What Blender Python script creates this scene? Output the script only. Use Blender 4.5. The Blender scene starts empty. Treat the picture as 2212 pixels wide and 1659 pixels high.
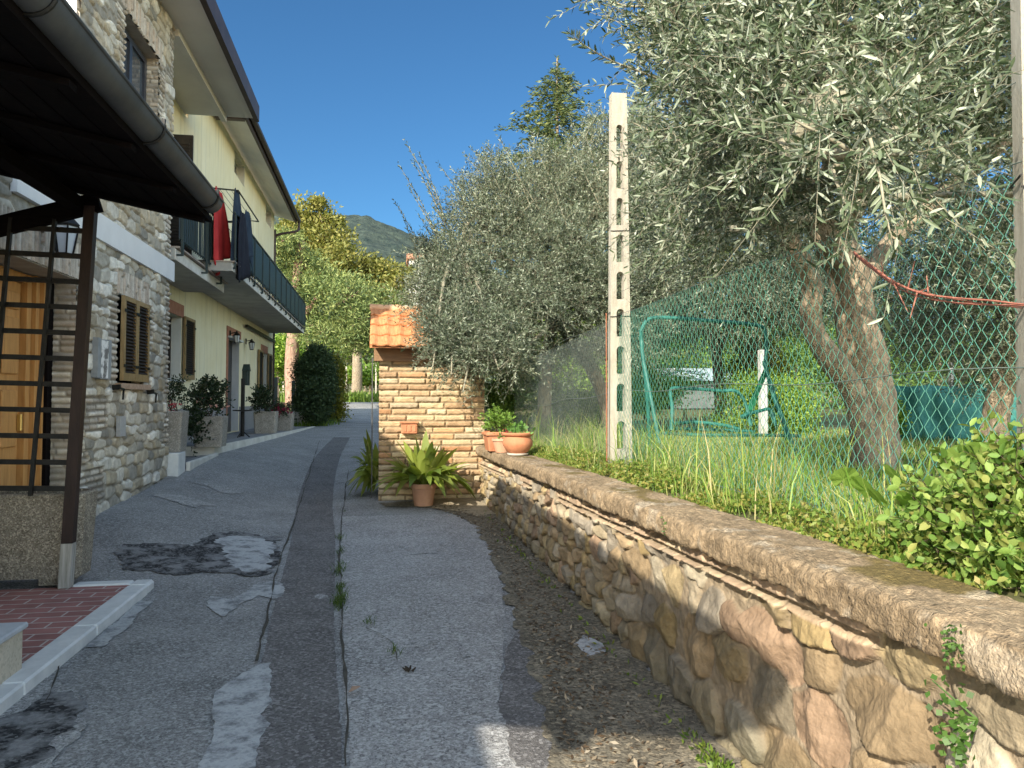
import bpy, math, random
import numpy as np
from mathutils import Vector, Matrix
R = math.radians
random.seed(7)
rng = np.random.default_rng(7)
SC = bpy.context.scene
COL = SC.collection

# ------------------------------------------------------------------ camera (photo measured on a 2212 px wide copy)
F = 1662.0
CX, CY0 = 1106.0, 829.5
YAW, PITCH, EYE = math.atan(284 / 1662), R(2.2), 1.55
PPY = 865 - F * math.tan(PITCH)
cam_d = bpy.data.cameras.new('camera')
cam = bpy.data.objects.new('camera', cam_d)
COL.objects.link(cam)
cam.location = (0, 0, EYE)
cam.rotation_euler = (R(90) + PITCH, 0, -YAW)
cam_d.sensor_width = 36
cam_d.lens = 36 * F / 2212
cam_d.shift_y = (PPY - CY0) / 2212
cam_d.clip_end = 6000
cam_d.clip_start = 0.05
SC.camera = cam
CR = np.array(cam.rotation_euler.to_matrix())
CAMP = np.array([0, 0, EYE])


def ray(px, py):
    return CR @ np.array([(px - CX) / F, -(py - PPY) / F, -1.0])


def AT(px, py, zc):
    return CAMP + ray(px, py) * zc


def GZ(px, py, z=0.0):
    d = ray(px, py)
    return CAMP + d * ((z - EYE) / d[2])


# ------------------------------------------------------------------ noise
def hsh(ix, iy, s=0):
    v = np.sin(ix * 127.1 + iy * 311.7 + s * 74.7) * 43758.5453
    return v - np.floor(v)


def vn(x, y, s=0):
    x = np.asarray(x, float); y = np.asarray(y, float)
    ix, iy = np.floor(x), np.floor(y)
    fx, fy = x - ix, y - iy
    fx = fx * fx * (3 - 2 * fx); fy = fy * fy * (3 - 2 * fy)
    a = hsh(ix, iy, s) * (1 - fx) + hsh(ix + 1, iy, s) * fx
    b = hsh(ix, iy + 1, s) * (1 - fx) + hsh(ix + 1, iy + 1, s) * fx
    return a * (1 - fy) + b * fy


def fbm(x, y, s=0, o=4):
    t = 0; a = .5; n = 0
    for i in range(o):
        t = t + a * vn(x * 2 ** i, y * 2 ** i, s + i * 3.1); n += a; a *= .5
    return t / n


def sstep(a, b, x):
    t = np.clip((np.asarray(x, float) - a) / (b - a), 0, 1)
    return t * t * (3 - 2 * t)


# ------------------------------------------------------------------ objects
def tag(o, label=None, cat=None, group=None, kind=None):
    if label: o['label'] = label
    if cat: o['category'] = cat
    if group: o['group'] = group
    if kind: o['kind'] = kind
    return o


def thing(name, label, cat, loc=(0, 0, 0), group=None):
    o = bpy.data.objects.new(name, None)
    o.empty_display_size = .1
    COL.objects.link(o)
    o.location = tuple(float(v) for v in loc)
    return tag(o, label, cat, group)


def base_of(p):
    b = np.zeros(3)
    while p is not None:
        b = b + np.array(p.location); p = p.parent
    return b


def mesh_obj(name, V, Fc, mat, parent=None, smooth=False, col=None, mats=None, midx=None):
    V = np.asarray(V, np.float32).reshape(-1, 3)
    if parent is not None:
        V = V - base_of(parent).astype(np.float32)
    me = bpy.data.meshes.new(name)
    if isinstance(Fc, np.ndarray):
        n, k = Fc.shape
        me.vertices.add(len(V)); me.vertices.foreach_set('co', V.ravel())
        me.loops.add(n * k); me.loops.foreach_set('vertex_index', Fc.astype(np.int32).ravel())
        me.polygons.add(n)
        me.polygons.foreach_set('loop_start', np.arange(0, n * k, k, dtype=np.int32))
        me.update(calc_edges=True)
    else:
        me.from_pydata([tuple(map(float, v)) for v in V], [], Fc)
    if smooth:
        me.polygons.foreach_set('use_smooth', np.ones(len(me.polygons), bool))
    if col is not None:
        ca = me.color_attributes.new('Col', 'FLOAT_COLOR', 'POINT')
        c = np.ones((len(V), 4), np.float32); c[:, :3] = col
        ca.data.foreach_set('color', c.ravel())
    me.materials.append(mat)
    me.validate(clean_customdata=False)
    o = bpy.data.objects.new(name, me)
    COL.objects.link(o)
    if parent is not None:
        o.parent = parent
    return o


def frame(d):
    d = np.asarray(d, float); d = d / (np.linalg.norm(d) + 1e-9)
    a = np.array([0, 0, 1.]) if abs(d[2]) < .9 else np.array([1., 0, 0])
    u = np.cross(a, d); u /= np.linalg.norm(u)
    return u, np.cross(d, u), d


class MB:
    def __init__(s):
        s.V = []; s.F = []

    def add(s, V, Fc):
        b = len(s.V)
        s.V.extend([tuple(map(float, v)) for v in V])
        s.F.extend([tuple(int(i) + b for i in f) for f in Fc])
        return s

    def box(s, x0, x1, y0, y1, z0, z1, top=None):
        t = top or (0, 0)
        V = [(x0, y0, z0), (x1, y0, z0), (x1, y1, z0), (x0, y1, z0),
             (x0 - t[0], y0 - t[1], z1), (x1 + t[0], y0 - t[1], z1), (x1 + t[0], y1 + t[1], z1), (x0 - t[0], y1 + t[1], z1)]
        return s.add(V, [(0, 3, 2, 1), (4, 5, 6, 7), (0, 1, 5, 4), (1, 2, 6, 5), (2, 3, 7, 6), (3, 0, 4, 7)])

    def bbox(s, x0, x1, y0, y1, z0, z1, b=.01):
        """box with chamfered edges (all three axes)"""
        c = [(x0, x1), (y0, y1), (z0, z1)]
        bm = []
        V = []; idx = {}
        def vid(p):
            k = tuple(round(q, 5) for q in p)
            if k not in idx:
                idx[k] = len(V); V.append(p)
            return idx[k]
        import itertools
        Fs = []
        for ax in range(3):
            o = [i for i in range(3) if i != ax]
            for sd in (0, 1):
                q = []
                for (i, j) in ((0, 0), (1, 0), (1, 1), (0, 1)):
                    p = [0, 0, 0]; p[ax] = c[ax][sd]
                    p[o[0]] = c[o[0]][i] + (b if i == 0 else -b)
                    p[o[1]] = c[o[1]][j] + (b if j == 0 else -b)
                    q.append(vid(tuple(p)))
                flip = (sd == 0) != (ax == 1)
                Fs.append(tuple(q[::-1]) if flip else tuple(q))
        def pt(ax, i, j, k, ijk):
            p = [0, 0, 0]
            for a in range(3):
                p[a] = c[a][ijk[a]] + (0 if a == ax else (b if ijk[a] == 0 else -b))
            return vid(tuple(p))
        for ax in range(3):
            o = [i for i in range(3) if i != ax]
            for i in (0, 1):
                for j in (0, 1):
                    a0 = [0, 0, 0]; a1 = [0, 0, 0]
                    a0[ax] = 0; a1[ax] = 1
                    for t in (a0, a1): t[o[0]] = i; t[o[1]] = j
                    f = (pt(o[0], 0, 0, 0, a0), pt(o[0], 0, 0, 0, a1), pt(o[1], 0, 0, 0, a1), pt(o[1], 0, 0, 0, a0))
                    Fs.append(f)
        for i in (0, 1):
            for j in (0, 1):
                for k in (0, 1):
                    Fs.append((pt(0, 0, 0, 0, (i, j, k)), pt(1, 0, 0, 0, (i, j, k)), pt(2, 0, 0, 0, (i, j, k))))
        return s.add(V, Fs)

    def tube(s, pts, r, n=8, caps=True):
        pts = [np.asarray(p, float) for p in pts]
        m = len(pts)
        rr = r if hasattr(r, '__len__') else [r] * m
        V = []; Fs = []
        u = None
        for i, p in enumerate(pts):
            d = pts[min(i + 1, m - 1)] - pts[max(i - 1, 0)]
            d = d / (np.linalg.norm(d) + 1e-9)
            if u is None:
                u, v, _ = frame(d)
            else:
                u = u - d * np.dot(u, d); u /= (np.linalg.norm(u) + 1e-9)
                v = np.cross(d, u)
            for k in range(n):
                a = 2 * math.pi * k / n
                V.append(p + (u * math.cos(a) + v * math.sin(a)) * rr[i])
        for i in range(m - 1):
            for k in range(n):
                k2 = (k + 1) % n
                Fs.append((i * n + k, i * n + k2, (i + 1) * n + k2, (i + 1) * n + k))
        if caps:
            Fs.append(tuple(range(n))[::-1]); Fs.append(tuple((m - 1) * n + k for k in range(n)))
        return s.add(V, Fs)

    def bar(s, a, b, w, h):
        a = np.asarray(a, float); b = np.asarray(b, float)
        u, v, d = frame(b - a)
        V = []
        for p in (a, b):
            for (i, j) in ((-1, -1), (1, -1), (1, 1), (-1, 1)):
                V.append(p + u * i * w / 2 + v * j * h / 2)
        return s.add(V, [(3, 2, 1, 0), (4, 5, 6, 7), (0, 1, 5, 4), (1, 2, 6, 5), (2, 3, 7, 6), (3, 0, 4, 7)])

    def lathe(s, c, prof, n=24, flute=0, fn=0, fr=(0, 9)):
        V = []; Fs = []
        for (r, z) in prof:
            for k in range(n):
                a = 2 * math.pi * k / n
                q = r * (1 + (flute * math.cos(fn * a + z * 14) if fr[0] < z < fr[1] else 0))
                V.append((c[0] + q * math.cos(a), c[1] + q * math.sin(a), c[2] + z))
        m = len(prof)
        for i in range(m - 1):
            for k in range(n):
                k2 = (k + 1) % n
                Fs.append((i * n + k, i * n + k2, (i + 1) * n + k2, (i + 1) * n + k))
        Fs.append(tuple(range(n))[::-1]); Fs.append(tuple((m - 1) * n + k for k in range(n)))
        return s.add(V, Fs)

    def prism(s, poly, o, u, v, d):
        """polygon (2D) in the plane o + a*u + b*v, pushed along vector d"""
        o, u, v, d = (np.asarray(t, float) for t in (o, u, v, d))
        n = len(poly)
        V = [o + u * a + v * b for a, b in poly] + [o + u * a + v * b + d for a, b in poly]
        Fs = [tuple(range(n))[::-1], tuple(range(n, 2 * n))]
        for i in range(n):
            j = (i + 1) % n
            Fs.append((i, j, n + j, n + i))
        return s.add(V, Fs)

    def build(s, name, mat, parent=None, smooth=False):
        o = mesh_obj(name, s.V, s.F, mat, parent, smooth)
        if smooth:
            try:
                o.data.set_sharp_from_angle(angle=R(40))
            except Exception:
                pass
        return o


def copy_tree(o, parent=None):
    c = o.copy(); COL.objects.link(c)
    if parent is not None: c.parent = parent
    for ch in list(o.children):
        copy_tree(ch, c)
    return c


# ------------------------------------------------------------------ materials
def mat(name, c1, c2=None, scale=6., rough=.8, bump=0., bscale=40., spec=.3, metal=0., attr=False, detail=6, lo=.3, hi=.7,
        speck=None, speck_scale=200., speck_amt=.5, streak=None, bdist=.01):
    m = bpy.data.materials.new(name); m.use_nodes = True
    nt = m.node_tree; N = nt.nodes; L = nt.links
    b = N['Principled BSDF']
    b.inputs['Roughness'].default_value = rough
    b.inputs['Metallic'].default_value = metal
    b.inputs['Specular IOR Level'].default_value = spec
    tc = N.new('ShaderNodeTexCoord')
    vec = tc.outputs['Object']
    if streak:
        mp = N.new('ShaderNodeMapping'); mp.inputs['Scale'].default_value = streak
        L.new(vec, mp.inputs['Vector']); svec = mp.outputs['Vector']
    else:
        svec = vec
    c2 = c2 or c1
    no = N.new('ShaderNodeTexNoise'); no.inputs['Scale'].default_value = scale; no.inputs['Detail'].default_value = detail
    no.inputs['Roughness'].default_value = .62
    L.new(svec, no.inputs['Vector'])
    cr = N.new('ShaderNodeValToRGB')
    cr.color_ramp.elements[0].position = lo; cr.color_ramp.elements[1].position = hi
    cr.color_ramp.elements[0].color = (*c1, 1); cr.color_ramp.elements[1].color = (*c2, 1)
    L.new(no.outputs['Fac'], cr.inputs['Fac'])
    out = cr.outputs['Color']
    if attr:
        at = N.new('ShaderNodeAttribute'); at.attribute_name = 'Col'
        mx = N.new('ShaderNodeMix'); mx.data_type = 'RGBA'; mx.blend_type = 'MULTIPLY'; mx.inputs['Factor'].default_value = 1
        L.new(at.outputs['Color'], mx.inputs[6]); L.new(out, mx.inputs[7]); out = mx.outputs[2]
    if speck:
        for i, (sc, sg) in enumerate(speck_scale if isinstance(speck_scale, (list, tuple)) else [(speck_scale, speck)]):
            n2 = N.new('ShaderNodeTexVoronoi'); n2.inputs['Scale'].default_value = sc
            L.new(vec, n2.inputs['Vector'])
            sp = N.new('ShaderNodeSeparateColor'); L.new(n2.outputs['Color'], sp.inputs['Color'])
            r2 = N.new('ShaderNodeMapRange'); r2.inputs['From Min'].default_value = .55; r2.inputs['From Max'].default_value = 1.
            r2.inputs['To Max'].default_value = speck_amt
            L.new(sp.outputs[0], r2.inputs['Value'])
            mx = N.new('ShaderNodeMix'); mx.data_type = 'RGBA'
            L.new(r2.outputs['Result'], mx.inputs['Factor']); L.new(out, mx.inputs[6]); mx.inputs[7].default_value = (*sg, 1)
            out = mx.outputs[2]
    L.new(out, b.inputs['Base Color'])
    if bump:
        bn = N.new('ShaderNodeTexNoise'); bn.inputs['Scale'].default_value = bscale; bn.inputs['Detail'].default_value = 5
        L.new(svec if streak else vec, bn.inputs['Vector'])
        bp = N.new('ShaderNodeBump'); bp.inputs['Strength'].default_value = bump; bp.inputs['Distance'].default_value = bdist
        L.new(bn.outputs['Fac'], bp.inputs['Height']); L.new(bp.outputs['Normal'], b.inputs['Normal'])
    return m


def leafmat(name, cols, trans=.3, rough=.5, spec=.35, tcol=1.3):
    m = bpy.data.materials.new(name); m.use_nodes = True
    nt = m.node_tree; N = nt.nodes; L = nt.links
    b = N['Principled BSDF']; b.inputs['Roughness'].default_value = rough; b.inputs['Specular IOR Level'].default_value = spec
    g = N.new('ShaderNodeNewGeometry')
    cr = N.new('ShaderNodeValToRGB'); e = cr.color_ramp.elements
    while len(e) < len(cols): e.new(.5)
    for i, c in enumerate(cols):
        e[i].position = i / (len(cols) - 1); e[i].color = (*c, 1)
    L.new(g.outputs['Random Per Island'], cr.inputs['Fac'])
    L.new(cr.outputs['Color'], b.inputs['Base Color'])
    t = N.new('ShaderNodeBsdfTranslucent')
    hs = N.new('ShaderNodeHueSaturation'); hs.inputs['Value'].default_value = tcol; hs.inputs['Saturation'].default_value = 1.15
    L.new(cr.outputs['Color'], hs.inputs['Color']); L.new(hs.outputs['Color'], t.inputs['Color'])
    mx = N.new('ShaderNodeMixShader'); mx.inputs['Fac'].default_value = trans
    L.new(b.outputs[0], mx.inputs[1]); L.new(t.outputs[0], mx.inputs[2])
    L.new(mx.outputs[0], N['Material Output'].inputs['Surface'])
    return m


# ------------------------------------------------------------------ foliage
def unit(a):
    return a / (np.linalg.norm(a, axis=-1, keepdims=True) + 1e-9)


def leaves(P, D, L, W, up=None, fold=.18, curl=0., rnd=None, rd=False):
    """4-vertex folded leaves; P base, D direction (n,3), L length (n,), W width (n,)"""
    rnd = rnd or rng
    n = len(P)
    D = unit(D)
    r = rnd.normal(size=(n, 3)) * .9
    if up is not None: r = r + up
    S = unit(np.cross(D, r)); Nn = np.cross(S, D)
    L = np.broadcast_to(L, n)[:, None]; W = np.broadcast_to(W, n)[:, None]
    if rd:
        a = P + D * L * .30; b = P + D * L * .68; up_ = Nn * W * fold
        V = np.stack([P, a + S * W * .44 + up_, b + S * W * .42 + up_ * .9 - Nn * L * curl * .4, P + D * L - Nn * L * curl, b - S * W * .42 + up_ * .9 - Nn * L * curl * .4, a - S * W * .44 + up_], 1).reshape(-1, 3)
        b0 = np.arange(n, dtype=np.int32)[:, None] * 6
        return V, np.concatenate([b0 + np.array([[0, 1, 2, 3]], np.int32), b0 + np.array([[0, 3, 4, 5]], np.int32)])
    mid = P + D * L * .5
    V = np.stack([P, mid + S * W * .5 + Nn * W * fold, P + D * L - Nn * L * curl, mid - S * W * .5 + Nn * W * fold], 1)
    Fq = np.arange(n * 4, dtype=np.int32).reshape(n, 4)
    return V.reshape(-1, 3), Fq


def join(parts):
    Vs = []; Fs = []; b = 0
    for V, Fq in parts:
        Vs.append(V); Fs.append(Fq + b); b += len(V)
    return np.concatenate(Vs), np.concatenate(Fs)


def twigs_to_mesh(A, B, r):
    """thin 3-sided sticks from A to B"""
    n = len(A)
    d = unit(B - A)
    u = unit(np.cross(d, np.array([.3, .5, .8]))); v = np.cross(d, u)
    rings = []
    for P, q in ((A, r), (B, r * .5)):
        q = np.broadcast_to(q, n)[:, None]
        for k in range(3):
            a = 2 * math.pi * k / 3
            rings.append(P + (u * math.cos(a) + v * math.sin(a)) * q)
    V = np.stack(rings, 1).reshape(-1, 3)
    base = np.arange(n)[:, None] * 6
    Fq = np.concatenate([base + np.array([[k, (k + 1) % 3, 3 + (k + 1) % 3, 3 + k]]) for k in range(3)])
    return V, Fq.astype(np.int32)


def spray(C, Rr, n, out_from, tl=(.25, .5), pairs=8, ll=.055, lw=.013, up=.25, outw=.8, shell=.0, rnd=None, droop=.15, rd=False):
    """n leafy twigs in an ellipsoid C,Rr; returns leaf mesh and twig mesh"""
    rnd = rnd or rng
    d = unit(rnd.normal(size=(n, 3)))
    rad = rnd.random(n)[:, None] ** (1 / 2.4)
    rad = shell + (1 - shell) * rad
    A = np.asarray(C) + d * rad * np.asarray(Rr)
    D = unit(unit(A - np.asarray(out_from)) * outw + unit(rnd.normal(size=(n, 3))) * .9 + np.array([0, 0, up]))
    TL = rnd.uniform(tl[0], tl[1], n)
    t = (np.arange(pairs) + .6) / pairs
    q = A[:, None, :] + D[:, None, :] * (TL[:, None] * t)[:, :, None]
    q[:, :, 2] -= droop * (t ** 2)[None, :] * TL[:, None]
    B = q[:, -1, :]
    Ps = []; Ds = []
    side = unit(np.cross(D, rnd.normal(size=(n, 3))))
    side2 = np.cross(D, side)
    for sgn in (1, -1):
        alt = np.where(np.arange(pairs) % 2 == 0, 1., 0.)[None, :, None]
        s = sgn * (side[:, None, :] * alt + side2[:, None, :] * (1 - alt))
        dl = unit(D[:, None, :] * .75 + s * .8 + rnd.normal(size=(n, pairs, 3)) * .25)
        Ps.append(q.reshape(-1, 3)); Ds.append(dl.reshape(-1, 3))
    P = np.concatenate(Ps); DD = np.concatenate(Ds)
    k = len(P)
    LV = leaves(P, DD, ll * rnd.uniform(.65, 1.2, k), lw * rnd.uniform(.8, 1.25, k), rnd=rnd, curl=.04, rd=rd)
    TV = twigs_to_mesh(A, B, np.full(n, max(.0022, ll * .035)))
    return LV, TV


def spline(pts, n):
    P = np.asarray(pts, float)
    P = np.vstack([2 * P[0] - P[1], P, 2 * P[-1] - P[-2]])
    out = []
    m = len(P) - 3
    for i in range(n):
        t = i / (n - 1) * m
        k = min(int(t), m - 1); t -= k
        p0, p1, p2, p3 = P[k:k + 4]
        out.append(.5 * ((2 * p1) + (-p0 + p2) * t + (2 * p0 - 5 * p1 + 4 * p2 - p3) * t ** 2 + (-p0 + 3 * p1 - 3 * p2 + p3) * t ** 3))
    return np.array(out)


def limb(pts, r0, r1, n=14, sides=10, gn=.18, seed=0):
    """gnarled tapering limb; returns V, F(quads)"""
    C = spline(pts, n)
    V = []; u = None
    for i in range(n):
        d = C[min(i + 1, n - 1)] - C[max(i - 1, 0)]; d = d / (np.linalg.norm(d) + 1e-9)
        if u is None: u, v, _ = frame(d)
        else:
            u = u - d * np.dot(u, d); u /= np.linalg.norm(u) + 1e-9; v = np.cross(d, u)
        r = r0 + (r1 - r0) * (i / (n - 1))
        for k in range(sides):
            a = 2 * math.pi * k / sides
            q = r * (1 + gn * (2 * float(fbm(k * .9 + 7 * math.cos(a), i * .55, seed, 3)) - 1))
            V.append(C[i] + (u * math.cos(a) + v * math.sin(a)) * q)
    Fs = []
    for i in range(n - 1):
        for k in range(sides):
            k2 = (k + 1) % sides
            Fs.append((i * sides + k, i * sides + k2, (i + 1) * sides + k2, (i + 1) * sides + k))
    return np.array(V), np.array(Fs, np.int32)


def blades(P, h, w, lean=.35, rnd=None, curve=.5):
    rnd = rnd or rng
    n = len(P)
    a = rnd.uniform(0, 2 * math.pi, n)
    o = np.stack([np.cos(a), np.sin(a), np.zeros(n)], 1)
    b = rnd.uniform(0, 2 * math.pi, n)
    s = np.stack([np.cos(b), np.sin(b), np.zeros(n)], 1)
    h = np.broadcast_to(h, n)[:, None]; w = np.broadcast_to(w, n)[:, None]
    le = (lean * rnd.uniform(.2, 1.4, n))[:, None]
    z = np.array([0, 0, 1.])
    m1 = P + z * h * .55 + o * h * le * .3
    t = P + z * h * (1 - .25 * le) + o * h * le
    V = np.stack([P - s * w * .5, P + s * w * .5, m1 + s * w * .42, m1 - s * w * .42, t], 1).reshape(-1, 3)
    b0 = np.arange(n)[:, None] * 5
    Fq = np.concatenate([b0 + np.array([[0, 1, 2, 3]]), b0 + np.array([[3, 2, 4, 4]])])
    # second quad is degenerate-free: use a thin tip instead
    V = V.reshape(n, 5, 3)
    V6 = np.concatenate([V, (V[:, 4:5] + s[:, None, :] * w[:, None, :] * .06)], 1).reshape(-1, 3)
    b0 = np.arange(n)[:, None] * 6
    Fq = np.concatenate([b0 + np.array([[0, 1, 2, 3]]), b0 + np.array([[3, 2, 5, 4]])]).astype(np.int32)
    return V6, Fq

# ================================================================== TERRAIN
_CY = [-30, 9, 12, 14.5, 17, 20, 24, 30, 37, 45, 60, 120, 300]
_CZ = [0, 0, .05, .17, .36, .52, .68, .82, 1.1, 1.42, 1.6, 2.2, 8]
_LY = [-30, 6.9, 7.7, 9.25, 12.1, 12.65, 14.8, 21, 25.2, 31]
_LZ = [.0, .0, .14, .28, .40, .48, .56, .64, .68, .82]


def cz(y):
    return sum(np.interp(y + d, _CY, _CZ) for d in (-.8, -.4, 0, .4, .8)) / 5


def lz(y):
    y = np.asarray(y, float)
    a = sum(np.interp(y + d, _LY, _LZ) for d in (-.3, 0, .3)) / 3
    return np.where(y > 27, cz(y), a)


def road_z(x, y):
    c = cz(y)
    return c + (lz(y) - c) * sstep(-.7, -3.0, x)


def garden_z(y):
    return np.interp(y, [-30, 2, 12, 25, 48, 120, 300], [.96, .96, .84, 1.15, 1.6, 2.2, 8])


def ground_z(x, y):
    r = road_z(x, y)
    t = sstep(1.58, 1.72, x) * (1 - sstep(13, 22, y)) + sstep(1.0, 4., x) * sstep(13, 22, y)
    return r + (garden_z(y) - r) * t


# ---- materials of the setting
m_asph = mat('asphalt', (.15, .149, .150), (.285, .284, .285), 1.6, .85, .9, 130, speck=(.30, .31, .33), speck_scale=[(62, (.50, .51, .52)), (90, (.045, .048, .052)), (130, (.40, .41, .42))], speck_amt=.62, lo=.34, hi=.68)
m_asph_d = mat('asphalt_dark', (.10, .096, .097), (.17, .164, .165), 2.2, .85, .9, 130, speck=(.25, .25, .26), speck_scale=[(66, (.36, .355, .36)), (95, (.03, .03, .034))], speck_amt=.6)
m_asph_p = mat('asphalt_pale', (.18, .179, .180), (.335, .334, .335), 1.8, .85, .9, 130, speck=(.4, .4, .42), speck_scale=[(55, (.56, .57, .58)), (85, (.045, .047, .052)), (120, (.5, .5, .5))], speck_amt=.66, lo=.3, hi=.7)
m_cement = mat('cement_patch', (.15, .16, .17), (.40, .415, .43), 7, .85, .6, 70, lo=.36, hi=.52, speck=(.1, .1, .1), speck_scale=[(60, (.12, .12, .13)), (90, (.5, .5, .5))], speck_amt=.35)
m_crack = mat('crack_dirt', (.035, .034, .032), (.09, .085, .07), 9, .95, 1, 60)
m_blk = mat('broken_asphalt', (.020, .021, .024), (.20, .203, .21), 5.5, .9, 1, 60, lo=.44, hi=.60, speck=(.3, .3, .31), speck_scale=60, speck_amt=.5)
m_dirt = mat('leaf_dirt', (.075, .066, .05), (.20, .18, .14), 4, .95, 1, 70, speck=(.3, .26, .2), speck_scale=[(45, (.33, .28, .20)), (70, (.03, .024, .018))], speck_amt=.7)
m_soil = mat('garden_soil', (.05, .055, .02), (.14, .13, .06), 3, .95, .5, 30)
m_white = mat('white_marble', (.52, .54, .56), (.70, .71, .72), 7, .5, .1, 60)

# ---- the ground: one sheet to the horizon
xs = np.unique(np.concatenate([np.linspace(-700, -40, 18), np.linspace(-40, -5, 14), np.linspace(-5, 1.5, 18), [1.58, 1.62, 1.66, 1.72], np.linspace(1.9, 9, 15), np.linspace(9, 60, 16), np.linspace(60, 900, 18)]))
ys = np.unique(np.concatenate([np.linspace(-60, -4, 8), np.linspace(-4, 30, 70), np.linspace(30, 80, 40), np.linspace(80, 1200, 40)]))
X, Y = np.meshgrid(xs, ys, indexing='ij')
Z = ground_z(X, Y) - .06 * (1 - sstep(1.6, 1.75, X)) * sstep(-4.6, -4.2, X)
Z = Z + (fbm(X * .6, Y * .6, 3) - .5) * .08 * sstep(2.2, 4, X)
nx, ny = len(xs), len(ys)
I = np.arange(nx * ny).reshape(nx, ny)
FQ = np.stack([I[:-1, :-1], I[1:, :-1], I[1:, 1:], I[:-1, 1:]], -1).reshape(-1, 4)
tag(mesh_obj('ground', np.stack([X, Y, Z], -1), FQ, m_soil, smooth=True), kind='structure')

# ---- the road sheet
xs = np.concatenate([np.linspace(-3.86, -.4, 40), np.linspace(-.3, 1.56, 16)])
ys = np.concatenate([np.linspace(-6, 30, 200), np.linspace(30.4, 47, 40)])
X, Y = np.meshgrid(xs, ys, indexing='ij')
Xr = X.copy()
edge = np.interp(Y, [-6, 12.5, 14.8, 25.2, 31, 47], [-3.3, -3.3, -3.2, -2.2, -1.9, -2.4])
redge = np.interp(Y, [-6, 12.5, 14, 47], [1.56, 1.56, .6, .8])
tt = (X - xs[0]) / (xs[-1] - xs[0])
Xr = edge + (redge - edge) * tt
Z = road_z(Xr, Y) + (fbm(Xr * 1.1, Y * 1.1, 5) - .5) * .012
nx, ny = len(xs), len(ys)
I = np.arange(nx * ny).reshape(nx, ny)
FQ = np.stack([I[:-1, :-1], I[1:, :-1], I[1:, 1:], I[:-1, 1:]], -1).reshape(-1, 4)
tag(mesh_obj('road', np.stack([Xr, Y, Z], -1), FQ, m_asph, smooth=True), kind='structure')


def road_sheet(name, poly, material, lift=.004, rough=.03, seed=1, step=.03, dome=0.):
    """irregular patch lying on the road: poly in world x,y"""
    P = np.array([p[:2] for p in poly], float)
    pts = []
    for i in range(len(P)):
        a, b = P[i], P[(i + 1) % len(P)]
        k = max(1, int(np.linalg.norm(b - a) / step))
        for j in range(k): pts.append(a + (b - a) * j / k)
    pts = np.array(pts)
    nrm = np.roll(pts, -1, 0) - np.roll(pts, 1, 0)
    nrm = np.stack([nrm[:, 1], -nrm[:, 0]], 1); nrm /= np.linalg.norm(nrm, axis=1, keepdims=True) + 1e-9
    q = (fbm(pts[:, 0] * 7, pts[:, 1] * 7, seed, 5) - .5) * 2 + (fbm(pts[:, 0] * 30, pts[:, 1] * 30, seed + 1, 3) - .5) * .9
    pts = pts + nrm * (q * rough)[:, None]
    import bmesh
    bm = bmesh.new()
    vs = [bm.verts.new((p[0], p[1], 0)) for p in pts]
    bm.faces.new(vs)
    bmesh.ops.triangulate(bm, faces=bm.faces[:])
    for _ in range(3):
        e = [ed for ed in bm.edges if ed.calc_length() > .28]
        if not e: break
        bmesh.ops.subdivide_edges(bm, edges=e, cuts=1)
        bmesh.ops.triangulate(bm, faces=bm.faces[:])
    for v in bm.verts:
        x, y = v.co.x, v.co.y
        v.co.z = float(road_z(x, y) + (fbm(x * 1.1, y * 1.1, 5) - .5) * .012) + lift
    bmesh.ops.recalc_face_normals(bm, faces=bm.faces[:])
    me = bpy.data.meshes.new(name); bm.to_mesh(me); bm.free(); me.materials.append(material)
    if me.polygons and me.polygons[0].normal.z < 0: me.flip_normals()
    o = bpy.data.objects.new(name, me); COL.objects.link(o)
    return tag(o, kind='structure')


def rp(l): return [GZ(x, y, 0) for x, y in l]


def ribbon(name, pts, w, material, lift, rough=.02, seed=2):
    C = spline([tuple(p[:2]) + (0,) for p in pts], max(8, len(pts) * (16 if name == 'road_crack' else 40)))[:, :2]
    d = np.gradient(C, axis=0); d /= np.linalg.norm(d, axis=1, keepdims=True) + 1e-9
    n = np.stack([-d[:, 1], d[:, 0]], 1)
    ww = np.interp(np.arange(len(C)), np.linspace(0, len(C) - 1, len(w)) if hasattr(w, '__len__') else [0], w if hasattr(w, '__len__') else [w])[:, None] / 2
    if name == 'road_crack':
        ww = ww * np.clip(2.2 * (fbm(C[:, 0] * 5 + seed, C[:, 1] * 3.1, seed, 4) - .22), .12, 1.3)[:, None]
        C = C + n * ((fbm(C[:, 0] * 3, C[:, 1] * 2.3, seed + 1, 4) - .5) * .05)[:, None]
    q1 = (fbm(C[:, 0] * 19, C[:, 1] * 19, seed, 4) - .5) * 2 * rough; q2 = (fbm(C[:, 0] * 19, C[:, 1] * 19, seed + 5, 4) - .5) * 2 * rough
    off = [1, .33, -.33, -1]
    R_ = [C + n * ww * o + n * ((q1 if o == 1 else q2 if o == -1 else 0 * q1)[:, None]) for o in off]
    V = np.stack(R_, 1)
    z = road_z(V[..., 0], V[..., 1]) + (fbm(V[..., 0] * 1.1, V[..., 1] * 1.1, 5) - .5) * .012 + lift
    I = np.arange(len(C) * 4).reshape(-1, 4)
    FQ = np.stack([I[:-1, 1:], I[1:, 1:], I[1:, :-1], I[:-1, :-1]], -1).reshape(-1, 4)[:, ::-1].copy()
    return tag(mesh_obj(name, np.concatenate([V, z[..., None]], -1), FQ, material, smooth=True), kind='structure')


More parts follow.
